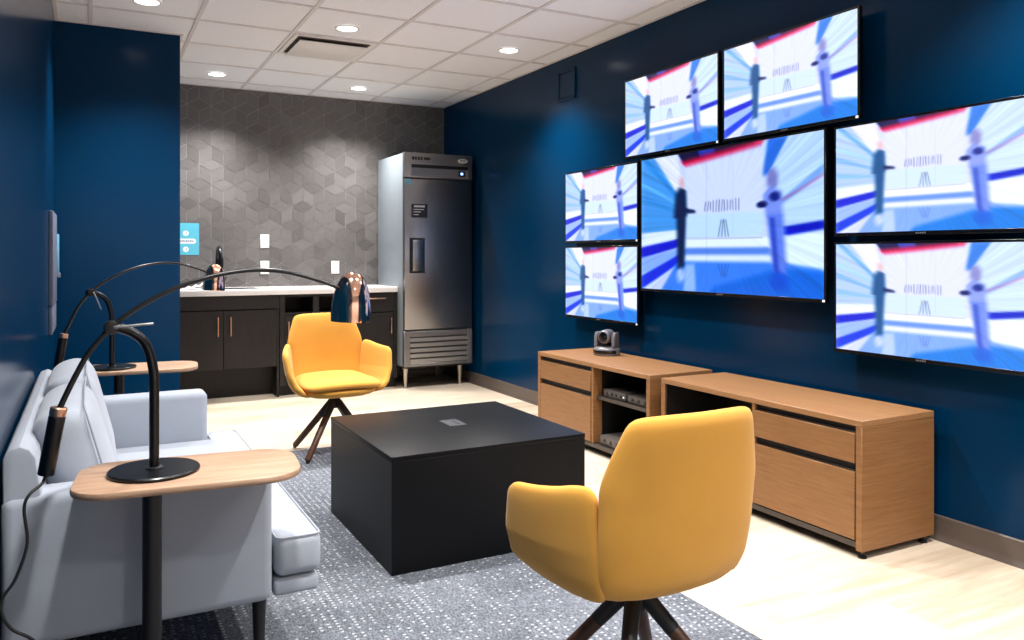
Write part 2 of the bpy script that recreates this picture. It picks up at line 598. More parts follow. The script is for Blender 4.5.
# ================================================================== CEILING FITTINGS
LIGHT_W = 234.0
def downlight(x, y, label, power=LIGHT_W):
    t = thing('downlight', label, 'ceiling light', (x, y, HC), 0, 'recessed ceiling downlights')
    MB().lathe([(0.066, 0.0), (0.081, 0.0), (0.081, -0.004), (0.074, -0.0075), (0.066, -0.0075), (0.066, 0.0)], n=40).build('trim_ring', M['white_metal'], t)
    MB().lathe([(0.066, -0.001), (0.064, -0.003), (0.05, -0.0045), (0.028, -0.0055), (0, -0.006)], n=40).build('lens', M['lens'], t)
    L = bpy.data.lights.new('downlight_lamp', 'SPOT')
    L.energy = power; L.color = (1.0, 0.97, 0.94); L.spot_size = math.radians(122); L.spot_blend = 1.0
    L.shadow_soft_size = 0.055
    lo = bpy.data.objects.new('lamp', L); COL.objects.link(lo); lo.parent = t; lo.location = (0, 0, -0.03)
    return t
downlight(0.30, 5.15, 'round ceiling downlight in front of the blue return wall')
downlight(1.50, 5.15, 'round ceiling downlight right beside the square air vent')
downlight(2.70, 5.15, 'round ceiling downlight nearest to the screens wall')
downlight(0.93, 6.96, 'round ceiling downlight by the back wall over the sink end of counter')
downlight(2.13, 6.96, 'round ceiling downlight by the back wall just before the fridge')
for i, (x, y) in enumerate(((0.93, 3.34), (2.13, 3.34), (0.30, 1.53), (1.50, 1.53), (2.70, 1.53), (0.93, -0.28), (2.13, -0.28), (0.3, -2.0), (1.5, -2.0), (2.7, -2.0))):
    downlight(x, y, 'round ceiling downlight in the near part of the ceiling, out of view', LIGHT_W)

# plaque air diffuser, in the tile X 1.20..1.81, Y 5.42..6.03
vx0, vx1, vy0, vy1 = 1.223, 1.795, 5.425, 6.000
v = thing('air_vent', 'square white ceiling air vent with dark gap around its centre plate', 'vent', ((vx0 + vx1) / 2, (vy0 + vy1) / 2, HC))
b = MB()
def ring_frame(b, x0, x1, y0, y1, w, z0, z1):
    b.box(x0, x1, y0, y0 + w, z0, z1); b.box(x0, x1, y1 - w, y1, z0, z1)
    b.box(x0, x0 + w, y0 + w, y1 - w, z0, z1); b.box(x1 - w, x1, y0 + w, y1 - w, z0, z1)
ring_frame(b, vx0, vx1, vy0, vy1, 0.03, HC - 0.008, HC + 0.003)
b.build('frame', M['white_metal'], v, True)
b = MB(); b.box(vx0 + 0.03, vx1 - 0.03, vy0 + 0.03, vy1 - 0.03, HC - 0.002, HC + 0.003)
b.build('duct_opening', M['vent_dark'], v, True)
b = MB(); b.box(vx0 + 0.050, vx1 - 0.050, vy0 + 0.08, vy1 - 0.035, HC - 0.026, HC - 0.018, 0.003)
b.build('centre_plate', M['white_metal'], v, True)
for px in (vx0 + 0.16, vx1 - 0.16):
    b = MB(); b.box(px - 0.008, px + 0.008, vy0 + 0.2, vy0 + 0.216, HC - 0.018, HC - 0.002); b.build('hanger', M['white_metal'], v, True)

# ================================================================== RIGHT WALL : SCREENS
def studio_picture(nx, ny, white):
    """a bright, zoom-blurred broadcast studio with two presenters, drawn as soft shapes"""
    Wd, Hd = 4 * nx, 4 * ny
    U, V = np.meshgrid((np.arange(Wd) + .5) / Wd, (np.arange(Hd) + .5) / Hd)
    U = U * 127 / (169 - 42 * U)
    img = np.zeros((Hd, Wd, 3)); img[:] = (0.84, 0.86, 1.0)
    def put(mask, col, a=1.0):
        m = np.clip(mask, 0, 1)[..., None] * a
        img[:] = img * (1 - m) + np.array(col) * m
    def soft(d, w): return np.clip(0.5 - d / w, 0, 1)
    def quad(pts, col, a=1.0, w=0.012):
        m = np.ones_like(U)
        n = len(pts)
        area = sum(pts[i][0] * pts[(i + 1) % n][1] - pts[(i + 1) % n][0] * pts[i][1] for i in range(n))
        for i in range(n):
            (x0, y0), (x1, y1) = pts[i], pts[(i + 1) % n]
            L = math.hypot(x1 - x0, y1 - y0)
            d = ((x1 - x0) * (V - y0) - (y1 - y0) * (U - x0)) / L * (1 if area > 0 else -1)
            m *= soft(-d, w)
        put(m, col, a)
    def ell(cx, cy, rx, ry, col, a=1.0, w=0.25):
        d = np.sqrt(((U - cx) / rx) ** 2 + ((V - cy) / ry) ** 2) - 1
        put(soft(d, w), col, a)
    # left receding wall
    quad([(0, 0), (.17, 0), (.24, .62), (0, .62)], (.70, .80, .98) if white else (.34, .64, .93))
    quad([(0, .0), (.03, .0), (.2, .30), (.2, .34)], (.10, .50, .80), .45)
    quad([(0, .20), (0, .17), (.2, .36), (.2, .38)], (.55, .85, 1), .5)
    quad([(0, .32), (0, .27), (.2, .42), (.2, .44)], (.15, .55, .85), .35)
    quad([(0, .48), (0, .43), (.2, .48), (.2, .50)], (.30, .65, .95), .4)
    quad([(.07, 0), (.19, 0), (.24, .28), (.20, .30)], (.95, .93, 1.0))
    # back wall of the set
    quad([(.24, .10), (.66, .05), (.66, .62), (.24, .62)], (.88, .89, 1.0))
    quad([(.25, .45), (.66, .46), (.66, .61), (.25, .61)], (.80, .90, 1.0), .75)
    # ceiling black and red
    quad([(.19, -.02), (.62, -.02), (.62, .03), (.23, .075)], (.03, .06, .30))
    quad([(.30, -.02), (.40, -.02), (.40, .04), (.32, .05)], (.20, .35, .85), .8)
    quad([(.215, .07), (.24, .06), (.74, -.015), (.74, .015), (.238, .100)], (.93, .02, .26))
    # right side wall, streaks
    quad([(.66, 0), (1, 0), (1, .62), (.72, .62)], (.80, .88, 1.0))
    quad([(.69, 0), (.80, 0), (.68, .24), (.66, .22)], (.12, .42, .88), .85)
    quad([(.72, .42), (1, .19), (1, .25), (.74, .44)], (.30, .52, .85), .5)
    quad([(.74, .40), (1, .25), (1, .27), (.74, .42)], (.75, .35, .60), .5)
    quad([(.78, .56), (1, .53), (1, .58), (.78, .62)], (.02, .12, .80))
    # white benches, blue bands
    quad([(0, .57), (.24, .55), (.24, .62), (0, .66)], (.93, .95, 1.0))
    quad([(0, .68), (.20, .62), (.20, .68), (0, .76)], (.02, .10, .82))
    quad([(0, .76), (.24, .68), (.24, .80), (0, .88)], (.60, .72, 1.0))
    quad([(0, .90), (.22, .72), (.22, .78), (0, 1.0)], (.05, .22, .88))
    quad([(.24, .62), (.70, .62), (.70, .69), (.24, .69)], (.96, .97, 1.0))
    quad([(.24, .685), (.70, .685), (.70, .735), (.24, .735)], (.30, .50, .90), .8)
    quad([(.24, .735), (.70, .735), (.70, .78), (.24, .78)], (.93, .95, 1.0))
    quad([(.76, .62), (1, .59), (1, .82), (.76, .80)], (.92, .95, 1.0))
    # floor
    quad([(.20, .78), (.74, .78), (1, .82), (1, 1.02), (.1, 1.02)], (.50, .66, .98) if white else (.30, .56, .97))
    quad([(.40, .95), (.74, .82), (1, .84), (1, 1.02), (.35, 1.02)], (.06, .46, .88), .9)
    quad([(.24, .80), (.29, .80), (.30, 1.0), (.23, 1.0)], (.80, .86, 1.0), .7)
    # two presenters
    man = (.10, .32, .55) if white else (.02, .16, .34)
    ell(.222, .215, .014, .045, (.92, .75, .78))
    quad([(.19, .29), (.21, .25), (.245, .27), (.25, .46), (.18, .47)], man)
    quad([(.24, .40), (.295, .42), (.295, .44), (.24, .44)], (.08, .15, .35))
    quad([(.195, .44), (.245, .44), (.235, .83), (.200, .83)], man)
    ell(.215, .88, .02, .05, (.85, .88, 1), .8)
    wom = (.55, .62, .94)
    ell(.712, .26, .03, .07, (.55, .55, .80))
    quad([(.66, .36), (.70, .30), (.76, .34), (.77, .50), (.68, .50)], wom)
    ell(.655, .415, .028, .022, (.06, .10, .40)); ell(.725, .37, .03, .03, (.12, .18, .55))
    quad([(.68, .48), (.77, .48), (.79, .86), (.72, .86)], (.45, .55, .93))
    quad([(.70, .50), (.72, .50), (.745, .84), (.725, .86)], (.12, .22, .70), .8)
    ell(.75, .90, .05, .06, (.10, .35, .85), .7)
    # zoom blur from a point between the two, strongest at the rim
    acc = np.zeros_like(img); K = 18
    for i in range(K):
        s = 1.04 - 0.10 * i / K
        t_ = np.clip(.44 + (U - .44) * s, 0, 1)
        uu = np.clip((t_ * 169 / (127 + 42 * t_) * Wd).astype(int), 0, Wd - 1)
        vv = np.clip(((.50 + (V - .50) * s) * Hd).astype(int), 0, Hd - 1)
        acc += img[vv, uu]
    img = acc / K
    # streaky glitter that follows the zoom direction
    rs = np.random.RandomState(5)
    ang = np.arctan2(V - .5, (U - .44) * 1.78)
    rad = np.hypot(V - .5, (U - .44) * 1.78)
    lut = np.convolve(rs.rand(720), np.ones(2) / 2, 'same')
    st = lut[((ang + PI) / (2 * PI) * 719).astype(int)]
    img *= (1 + 0.16 * (st - .5) * np.clip(rad * 1.6 - .25, 0, 1))[..., None]
    # thin strokes of the set's sign in the middle and its stand, sharp in the still centre
    def stroke(x0, y0, x1, y1, w, a):
        dx, dy = x1 - x0, y1 - y0
        t = np.clip(((U - x0) * dx + (V - y0) * dy) / (dx * dx + dy * dy), 0, 1)
        d = np.hypot((U - x0 - t * dx) * 1.78, V - y0 - t * dy)
        m = np.clip(1.2 - d / w, 0, 1)[..., None] * a
        img[:] = img * (1 - m) + np.array((.12, .16, .36)) * m
    for k in range(13):
        x = .345 + .0155 * k
        h = .05 + .03 * rs.rand()
        stroke(x + .01 * (rs.rand() - .3), .40 - h * .5, x, .40 + h * .5, .006, .4 + .3 * rs.rand())
    for k, (xa, xb) in enumerate(((.435, .42), (.445, .438), (.45, .458), (.46, .475))):
        stroke(xa, .50, xb, .61, .006, .55); stroke(xb, .80, xa, .88, .006, .3)
    stroke(.25, .62, .66, .625, .004, .35)
    stroke(.355, .10, .355, .95, .003, .18); stroke(.50, .10, .50, .60, .003, .10)
    img = np.clip(img, 0, 1)
    img = img.reshape(ny, 4, nx, 4, 3).mean((1, 3))
    img = img ** 2.2
    if white: img = np.clip(img * 1.0 + 0.02, 0, 1.1)
    return img

def screen_mesh(name, w, h, nx, ny, white):
    img = studio_picture(nx, ny, white)
    xs = np.linspace(0, 1, nx); zs = np.linspace(0, 1, ny)
    verts = [(0.0, w / 2 - a * w, h / 2 - c * h) for c in zs for a in xs]      # faces -X, u runs to -Y
    faces = [(j * nx + i, j * nx + i + 1, (j + 1) * nx + i + 1, (j + 1) * nx + i) for j in range(ny - 1) for i in range(nx - 1)]
    me = bpy.data.meshes.new(name)
    me.from_pydata(verts, [], faces)
    ca = me.color_attributes.new('picture', 'FLOAT_COLOR', 'POINT')
    flat = np.ones((nx * ny, 4)); flat[:, :3] = img.reshape(-1, 3)
    ca.data.foreach_set('color', flat.astype(np.float32).ravel())
    me.update()
    return me
def screen_mat(name, strength, tint, contrast):
    N = NT(name)
    at = N.n('ShaderNodeAttribute', attribute_name='picture')
    bc = N.n('ShaderNodeGamma'); bc.inputs['Gamma'].default_value = contrast
    N.l(at.outputs['Color'], bc.inputs['Color'])
    c = N.mix(1.0, bc.outputs[0], tint, 'MULTIPLY')
    N.set(Base_Color=(0.004, 0.004, 0.005, 1), Roughness=0.25)
    N.l(c, N.b.inputs['Emission Color'])
    N.b.inputs['Emission Strength'].default_value = strength
    return N.m
M['screen'] = screen_mat('lit_screen', 1.18, (0.97, 0.99, 1.0, 1), 1.0)
M['screen_big'] = screen_mat('lit_large_screen', 1.12, (0.80, 0.93, 1.0, 1), 1.22)

XS = 3.10
def television(w, h, me, smat, yc, zc, label, first=None):
    t = thing('television', label, 'television', (XS, yc, zc), 0, 'wall screens' )
    bz, bb = 0.011, 0.017
    b = MB()
    b.box(0.002, 0.022, -w / 2 - bz, w / 2 + bz, -h / 2 - bb, h / 2 + bz, 0.003, 2)
    b.box(0.0215, 0.058, -w * .40, w * .40, -h * .40, h * .40, 0.012, 2)
    b.build('case', M['tv_black'], t)
    b = MB()
    for s in (-1, 1): b.box(-0.003, 0.004, s * (w / 2 + bz / 2) - bz / 2, s * (w / 2 + bz / 2) + bz / 2, -h / 2 - bb, h / 2 + bz, 0.001, 1)
    b.box(-0.003, 0.004, -w / 2, w / 2, h / 2, h / 2 + bz, 0.001, 1)
    b.box(-0.003, 0.004, -w / 2, w / 2, -h / 2 - bb, -h / 2, 0.001, 1)
    b.build('bezel', M['tv_black'], t)
    o = bpy.data.objects.new('screen', me); COL.objects.link(o); o.parent = t
    b = MB()
    for k in range(5):
        b.box(-0.0042, -0.003, -0.022 + k * 0.0095, -0.0155 + k * 0.0095, -h / 2 - bb * .68, -h / 2 - bb * .32)
    b.build('maker_badge', M['bolt'], t)
    b = MB(); b.box(-0.0045, -0.002, -w / 2 - 0.006, -w / 2 + 0.008, -h / 2 - 0.014, -h / 2 - 0.003, 0.001, 1)
    b.build('power_light', M['tv_led'], t)
    b = MB()
    b.box(0.056, XR - XS, -w * .22, w * .22, -0.10, 0.10, 0.002, 1)
    b.build('wall_mount', M['matte_black'], t)
    return t
sm_mesh = screen_mesh('screen_small', 0.866, 0.487, 144, 81, True); sm_mesh.materials.append(M['screen'])
bg_mesh = screen_mesh('screen_large', 1.424, 0.809, 192, 108, False); bg_mesh.materials.append(M['screen_big'])
television(1.424, 0.809, bg_mesh, 0, 3.384, 1.399, 'largest wall screen, in the middle of the group over the cabinets')
for yc, zc, lb in ((3.836, 2.089, 'upper row wall screen on the left, above left part of the largest screen'),
                   (2.917, 2.089, 'upper row wall screen on the right, topmost and highest in the photo'),
                   (4.578, 1.551, 'upper of the two far small screens left of the largest screen'),
                   (4.578, 1.013, 'lower of the two far small screens, above the small camera'),
                   (2.169, 1.552, 'upper of the two near screens right of the largest screen'),
                   (2.169, 1.012, 'lower of the two near screens, over the near cabinet end')):
    television(0.866, 0.487, sm_mesh, 0, yc, zc, lb)

# painted access panel high on the right wall
t = thing('access_panel', 'small blue painted access panel high on the blue wall left of the screens', 'panel', (XR, 5.126, 2.487))
b = MB()
for ya, yb, za, zb in ((5.006, 5.246, 2.371, 2.389), (5.006, 5.246, 2.584, 2.602), (5.006, 5.024, 2.389, 2.584), (5.228, 5.246, 2.389, 2.584)):
    b.box(XR - 0.014, XR, ya, yb, za, zb, 0.002, 1)
b.build('frame', M['blue'], t, True)
b = MB(); b.box(XR - 0.009, XR, 5.030, 5.222, 2.395, 2.578, 0.002, 1); b.build('door', M['blue'], t, True)

# grey panel on the left wall, close to the corner
t = thing('wall_panel', 'slim grey panel seen edge-on, mounted on the left blue wall by the corner', 'panel', (XL, 5.2, 1.1))
b = MB(); b.box(XL, XL + 0.022, 4.95, 5.50, 0.93, 1.445, 0.005); b.build('upper_panel', M['panel_grey'], t, True)
b = MB(); b.box(XL, XL + 0.019, 4.95, 5.50, 0.775, 0.925, 0.005); b.build('lower_panel', M['panel_grey'], t, True)
b = MB(); b.box(XL, XL + 0.033, 5.505, 5.525, 1.10, 1.33, 0.003); b.build('side_strip', M['label_blue'], t, True)
b = MB(); b.box(XL, XL + 0.040, 5.503, 5.527, 1.070, 1.10, 0.004); b.build('latch', M['panel_grey'], t, True)

# ================================================================== CREDENZAS
CX0, CX1 = 2.692, 3.140
def credenza(y0, y1, ylo, yhi, o0, o1, shelf, label, cubby=True):
    """y0..y1 overall; drawers ylo..yhi; open part o0..o1"""
    t = thing('credenza', label, 'cabinet', (CX0, (y0 + y1) / 2, 0), 0, 'oak cabinets under the screens')
    Z0, Z1 = 0.031, 0.551
    b = MB(); b.box(CX0, CX1, y0, y1, Z1 - 0.026, Z1, 0.0025, 1); b.build('top_panel', M['oak_top'], t, True)
    for ya in ((y0, y0 + 0.030), (y1 - 0.030, y1)):
        b = MB(); b.box(CX0, CX1, ya[0], ya[1], Z0, Z1 - 0.026, 0.002, 1); b.build('side_panel', M['oak_side'], t, True)
    b = MB(); b.box(CX1 - 0.016, CX1, y0 + 0.030, y1 - 0.030, Z0, Z1 - 0.026); b.build('back_panel', M['black_gap'], t, True)  # black, so the shade deep in the open part is in its colour
    # divider between drawers and opening, dark face frame channels
    dv0, dv1 = (yhi, o0) if yhi < o0 else (o1, ylo)
    b = MB(); b.box(CX0 + 0.006, CX1 - 0.016, dv0, dv1, 0.066, Z1 - 0.026, 0.001, 1); b.build('divider', M['oak_side'], t, True)
    b = MB(); b.box(CX0 + 0.004, CX1 - 0.016, y0 + 0.030, y1 - 0.030, 0.041, 0.064, 0.001, 1); b.build('bottom_panel', M['bronze'], t, True)
    b = MB(); b.box(CX0 + 0.022, CX0 + 0.20, ylo, yhi, 0.064, Z1 - 0.026); b.build('drawer_channel', M['black_gap'], t, True)
    for za, zb in ((0.376, 0.495), (0.070, 0.341)):
        d = MB(); d.box(CX0, CX0 + 0.0215, ylo + 0.003, yhi - 0.003, za, zb, 0.002, 1)
        do = d.build('drawer', M['oak_side'], t, True)
        h = MB(); h.box(CX0 + 0.013, CX0 + 0.0215, ylo + 0.004, yhi - 0.004, zb, zb + 0.005, 0.001, 1)
        ho = h.build('finger_pull', M['pull'], None)
        for vtx in ho.data.vertices: vtx.co -= t.location
        ho.parent = do
    # thin black sheets that paint in the shade inside the open part
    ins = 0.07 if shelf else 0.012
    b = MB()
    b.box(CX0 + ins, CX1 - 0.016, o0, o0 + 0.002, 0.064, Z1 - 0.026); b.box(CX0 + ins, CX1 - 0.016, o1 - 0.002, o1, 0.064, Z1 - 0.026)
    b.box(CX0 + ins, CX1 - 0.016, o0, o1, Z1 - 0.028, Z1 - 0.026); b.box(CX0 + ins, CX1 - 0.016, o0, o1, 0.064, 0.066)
    b.build('cubby_shadow', M['black_gap'], t, True)
    if shelf:
        b = MB(); b.box(CX0 + 0.030, CX1 - 0.016, o0, o1, 0.333, 0.351, 0.001, 1); b.build('shelf', M['bronze'], t, True)
    for fx in (CX0 + 0.03, CX1 - 0.045):
        for fy in (y0 + 0.022, y1 - 0.022):
            b = MB()
            b.lathe([(0, 0), (0.017, 0), (0.017, 0.007), (0.007, 0.012), (0.007, 0.042), (0, 0.042)], (fx, fy, 0), 16)
            b.build('foot', M['rubber'], t, True)
    return t
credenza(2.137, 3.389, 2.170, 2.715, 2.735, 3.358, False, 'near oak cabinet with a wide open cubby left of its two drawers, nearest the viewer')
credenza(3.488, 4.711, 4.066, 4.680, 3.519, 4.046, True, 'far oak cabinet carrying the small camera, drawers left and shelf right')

def device(y0, y1, x0, z0, h, dpt, label, nb):
    t = thing('media_box', label, 'media device', ((x0 + dpt / 2), (y0 + y1) / 2, z0))
    t['group'] = 'grey media boxes in the far cabinet'
    b = MB(); b.box(x0, x0 + dpt, y0, y1, z0 + 0.004, z0 + h, 0.003, 2); b.build('case', M['device'], t, True)
    n = nb
    for k in range(n):
        yy = y0 + 0.02 + (y1 - y0 - 0.04) * (k + .5) / n
        b = MB(); b.box(x0 - 0.004, x0 + 0.002, yy - 0.008, yy + 0.008, z0 + h * .35, z0 + h * .7, 0.001, 1); b.build('port', M['slot'], t, True)
    b = MB(); b.box(x0 - 0.003, x0 + 0.002, y0 + 0.012, y0 + 0.022, z0 + h * .45, z0 + h * .6); b.build('indicator', M['led_white'], t, True)
    for yy in (y0 + 0.02, y1 - 0.02):
        for xx in (x0 + 0.02, x0 + dpt - 0.02):
            b = MB(); b.box(xx - 0.008, xx + 0.008, yy - 0.008, yy + 0.008, z0, z0 + 0.006); b.build('foot', M['rubber'], t, True)
    return t
device(3.785, 4.010, CX0 + 0.055, 0.351, 0.046, 0.2, 'left grey media box on the shelf of the far oak cabinet', 4)
device(3.550, 3.765, CX0 + 0.055, 0.351, 0.046, 0.2, 'right grey media box on the shelf of the far oak cabinet', 3)
device(3.72, 4.01, CX0 + 0.03, 0.066, 0.055, 0.24, 'grey media box at the bottom of the far oak cabinet', 4)

# conference camera on the far credenza
cxm, cym = 3.00, 4.34
t = thing('conference_camera', 'small grey pan and tilt camera standing on the far oak cabinet', 'camera', (cxm, cym, 0.551), math.radians(-62))
t.scale = (1.14, 1.14, 1.2)
b = MB(); b.lathe([(0, 0), (0.072, 0), (0.076, 0.004), (0.076, 0.034), (0.072, 0.040), (0.058, 0.046), (0, 0.046)], n=40); b.build('base', M['cam_grey'], t)
b = MB(); b.lathe([(0.0765, 0.010), (0.0775, 0.012), (0.0775, 0.026), (0.0765, 0.028)], n=40); 
for q in list(b.bm.verts):
    if q.co.y > -0.02: b.bm.verts.remove(q)
b.build('sensor_window', M['cam_dark'], t)
for sx in (-1, 1):
    b = MB(); b.prism([(-0.034, 0.046), (0.034, 0.046), (0.032, 0.10), (0.02, 0.124), (-0.02, 0.124), (-0.032, 0.10)], 'X', sx * 0.056 - 0.010, sx * 0.056 + 0.010, 0.004)
    b.build('yoke_arm', M['cam_grey'], t)
b = MB(); b.lathe([(0, -0.044), (0.030, -0.044), (0.037, -0.036), (0.039, 0.02), (0.036, 0.038), (0, 0.042)], (0, 0, 0.100), 32, 'Y'); b.build('head', M['cam_grey'], t)
b = MB(); b.lathe([(0, -0.049), (0.014, -0.050), (0.026, -0.046), (0.028, -0.040), (0, -0.040)], (0, 0, 0.100), 32, 'Y'); b.build('lens', M['cam_dark'], t)
b = MB(); b.box(-0.02, 0.02, -0.03, 0.03, 0.044, 0.066, 0.006); b.build('neck', M['cam_dark'], t)

# ================================================================== COFFEE TABLE
TX0, TX1, TY0, TY1, TZ = 0.997, 1.857, 2.845, 3.695, 0.450
t = thing('coffee_table', 'black cube coffee table on the grey rug', 'table', ((TX0 + TX1) / 2, (TY0 + TY1) / 2, 0.006))
b = MB(); b.box(TX0 + 0.001, TX1 - 0.001, TY0 + 0.001, TY1 - 0.001, 0.006, TZ - 0.0185, 0.0015, 1); b.build('body', M['black_lam'], t, True)
b = MB(); b.box(TX0, TX1, TY0, TY1, TZ - 0.018, TZ, 0.0015, 2); b.build('top_panel', M['black_lam'], t, True)
b = MB(); b.box(1.405, 1.487, 3.235, 3.365, TZ, TZ + 0.003, 0.001, 1); po = b.build('power_outlet', M['outlet_grey'], t, True)
po['label'] = 'flush grey power outlet plate in the table top'
b = MB(); b.box(1.452, 1.462, 3.262, 3.335, TZ + 0.003, TZ + 0.0042); so = b.build('socket_slot', M['slot'], None)
for vtx in so.data.vertices: vtx.co -= t.location
so.parent = po

# ================================================================== KITCHENETTE
YC = 6.90            # cabinet faces
KX0, KX1 = XPART, 2.472
t = thing('worktop', 'white quartz worktop running along the tiled back wall', 'worktop', ((KX0 + KX1) / 2, 7.2, 0.869))
b = MB(); b.box(KX0 + 0.001, KX1, 6.875, YB - 0.003, 0.869, 0.916, 0.003, 2); b.build('slab', M['counter'], t, True)
b = MB(); b.box(KX0 + 0.30, KX0 + 0.75, 7.02, 7.36, 0.9155, 0.9165); b.build('sink_opening', M['steel'], t, True)

def bar_pull(parent, p0, p1, off, name='handle'):
    """square bar pull: bar from p0 to p1 held off the face on two posts, at -Y"""
    b = MB()
    x0, x1 = min(p0[0], p1[0]) - 0.005, max(p0[0], p1[0]) + 0.005
    z0, z1 = min(p0[2], p1[2]) - 0.005, max(p0[2], p1[2]) + 0.005
    b.box(x0, x1, YC - off - 0.010, YC - off, z0, z1, 0.002, 1)
    vert = (z1 - z0) > (x1 - x0)
    for f in (0.12, 0.88):
        if vert: zz = z0 + (z1 - z0) * f; xx = (x0 + x1) / 2
        else: xx = x0 + (x1 - x0) * f; zz = (z0 + z1) / 2
        b.box(xx - 0.004, xx + 0.004, YC - off - 0.002, YC + 0.002 + (0.012 if off < 0.02 else 0), zz - 0.004, zz + 0.004)
    o = b.build(name, M['copper_satin'], None)
    for vtx in o.data.vertices: vtx.co -= Vector(parent['_base'])
    o.parent = parent
    return o
def front(t, x0, x1, z0, z1, y=YC, name='door', th=0.018):
    b = MB(); b.box(x0, x1, y, y + th, z0, z1, 0.0015, 1)
    o = b.build(name, M['espresso'], t, True)
    o['_base'] = tuple(t.location)
    return o
def clean(o):
    if '_base' in o: del o['_base']

# sink cabinet with open knee space below
t = thing('sink_cabinet', 'dark two-door sink cabinet with a high toe space, next to the blue wall', 'cabinet', (1.0, 7.2, 0))
b = MB()
b.box(KX0 + 0.002, KX0 + 0.02, YC + 0.012, YB - 0.003, 0.26, 0.868)
b.box(1.405, 1.425, YC + 0.012, YB - 0.003, 0.0, 0.868)
b.box(KX0 + 0.02, 1.405, YC + 0.20, YC + 0.215, 0.0, 0.30)
b.box(KX0 + 0.02, 1.405, YC + 0.03, YB - 0.003, 0.26, 0.275)
b.build('carcass', M['espresso'], t, True)
front(t, KX0 + 0.002, 1.425, 0.752, 0.866, YC, 'apron_panel')
for x0, x1, hx in ((KX0 + 0.002, 0.974, 0.930), (0.978, 1.404, 1.030)):
    d = front(t, x0, x1, 0.262, 0.745, YC + 0.012)
    bar_pull(d, (hx, 0, 0.54), (hx, 0, 0.69), 0.012)
    clean(d)
# cubby cabinet
t = thing('cubby_cabinet', 'dark cabinet with two open cubbies above a door, behind the far yellow chair', 'cabinet', (1.74, 7.2, 0))
b = MB()
b.box(1.428, 1.470, YC, YB - 0.003, 0.09, 0.868, 0.001, 1)
b.box(1.470, 2.050, YC, YC + 0.02, 0.690, 0.712, 0.001, 1)
b.box(1.470, 2.050, YC, YC + 0.02, 0.845, 0.868, 0.001, 1)
b.box(1.708, 1.760, YC, YC + 0.45, 0.712, 0.845, 0.001, 1)
b.box(2.008, 2.050, YC, YB - 0.003, 0.09, 0.868, 0.001, 1)
b.box(1.470, 2.008, YC + 0.02, YC + 0.45, 0.690, 0.708)
b.box(1.470, 2.008, YC + 0.45, YC + 0.46, 0.690, 0.868)
b.box(1.470, 2.008, YC + 0.02, YB - 0.003, 0.09, 0.11)
b.build('carcass', M['espresso'], t, True)
b = MB(); b.box(1.430, 2.048, YC + 0.07, YC + 0.085, 0, 0.09); b.build('plinth', M['black_gap'], t, True)
d = front(t, 1.472, 2.006, 0.112, 0.686)
bar_pull(d, (1.497, 0, 0.50), (1.497, 0, 0.635), 0.022); clean(d)
# drawer cabinet
t = thing('drawer_cabinet', 'dark cabinet with a copper-pull drawer over a door, next to the fridge', 'cabinet', (2.26, 7.2, 0))
b = MB()
b.box(2.053, 2.070, YC + 0.02, YB - 0.003, 0.09, 0.868)
b.box(2.440, KX1, YC, YB - 0.003, 0.09, 0.868, 0.001, 1)
b.box(2.070, 2.440, YC + 0.02, YB - 0.003, 0.09, 0.11)
b.build('carcass', M['espresso'], t, True)
b = MB(); b.box(2.055, KX1, YC + 0.07, YC + 0.085, 0, 0.09); b.build('plinth', M['black_gap'], t, True)
d = front(t, 2.054, 2.437, 0.692, 0.864, YC, 'drawer')
bar_pull(d, (2.175, 0, 0.815), (2.352, 0, 0.815), 0.022); clean(d)
d = front(t, 2.054, 2.437, 0.112, 0.686)
bar_pull(d, (2.41, 0, 0.50), (2.41, 0, 0.635), 0.022); clean(d)

# faucet : black gooseneck behind the copper lamp
fx, fy = 0.980, 7.30
t = thing('faucet', 'black gooseneck faucet on the white worktop behind the far copper lamp shade', 'faucet', (fx, fy, 0.916))
b = MB(); b.lathe([(0, 0), (0.028, 0), (0.028, 0.008), (0.020, 0.014), (0.018, 0.05), (0, 0.05)], n=24); b.build('base', M['lamp_black'], t)
pts = [(0, 0, 0.03), (0, 0, 0.22), (0, -0.02, 0.30), (0, -0.07, 0.345), (0, -0.13, 0.345), (0, -0.175, 0.30), (0, -0.185, 0.25)]
b = MB(); b.tube(spline(pts, 8), 0.016, 16); b.build('spout', M['lamp_black'], t)
b = MB(); b.tube([(0, -0.1855, 0.26), (0, -0.188, 0.20), (0, -0.188, 0.17)], [0.020, 0.024, 0.020], 18); b.build('spray_head', M['lamp_black'], t)
b = MB(); b.tube([(0.015, 0, 0.035), (0.05, -0.005, 0.05), (0.075, -0.008, 0.10)], [0.009, 0.008, 0.006], 12); b.build('lever', M['lamp_black'], t)
# white folded cloth by the sink
t = MB()
fold = []
for i in range(26):
    a = i / 25
    fold.append((0.70 + 0.20 * a, 7.10 + 0.03 * math.sin(a * 3), 0.919 + 0.05 * a ** 1.5 + 0.012 * math.sin(a * 11) ** 2))
rings = []
for (x, y, z_) in fold:
    rings.append([(x, y - 0.05, z_), (x, y - 0.03, z_ + 0.009), (x, y + 0.03, z_ + 0.012), (x, y + 0.05, z_ + 0.002), (x, y + 0.04, z_ - 0.003), (x, y - 0.04, z_ - 0.003)])
t.loft(rings)
o = t.build('cleaning_cloth', M['white_plastic'])
base = Vector((0.8, 7.10, 0.916))
for vtx in o.data.vertices: vtx.co -= base
o.location = base
tag(o, 'crumpled white cloth lying on the worktop left of the faucet', 'cloth')

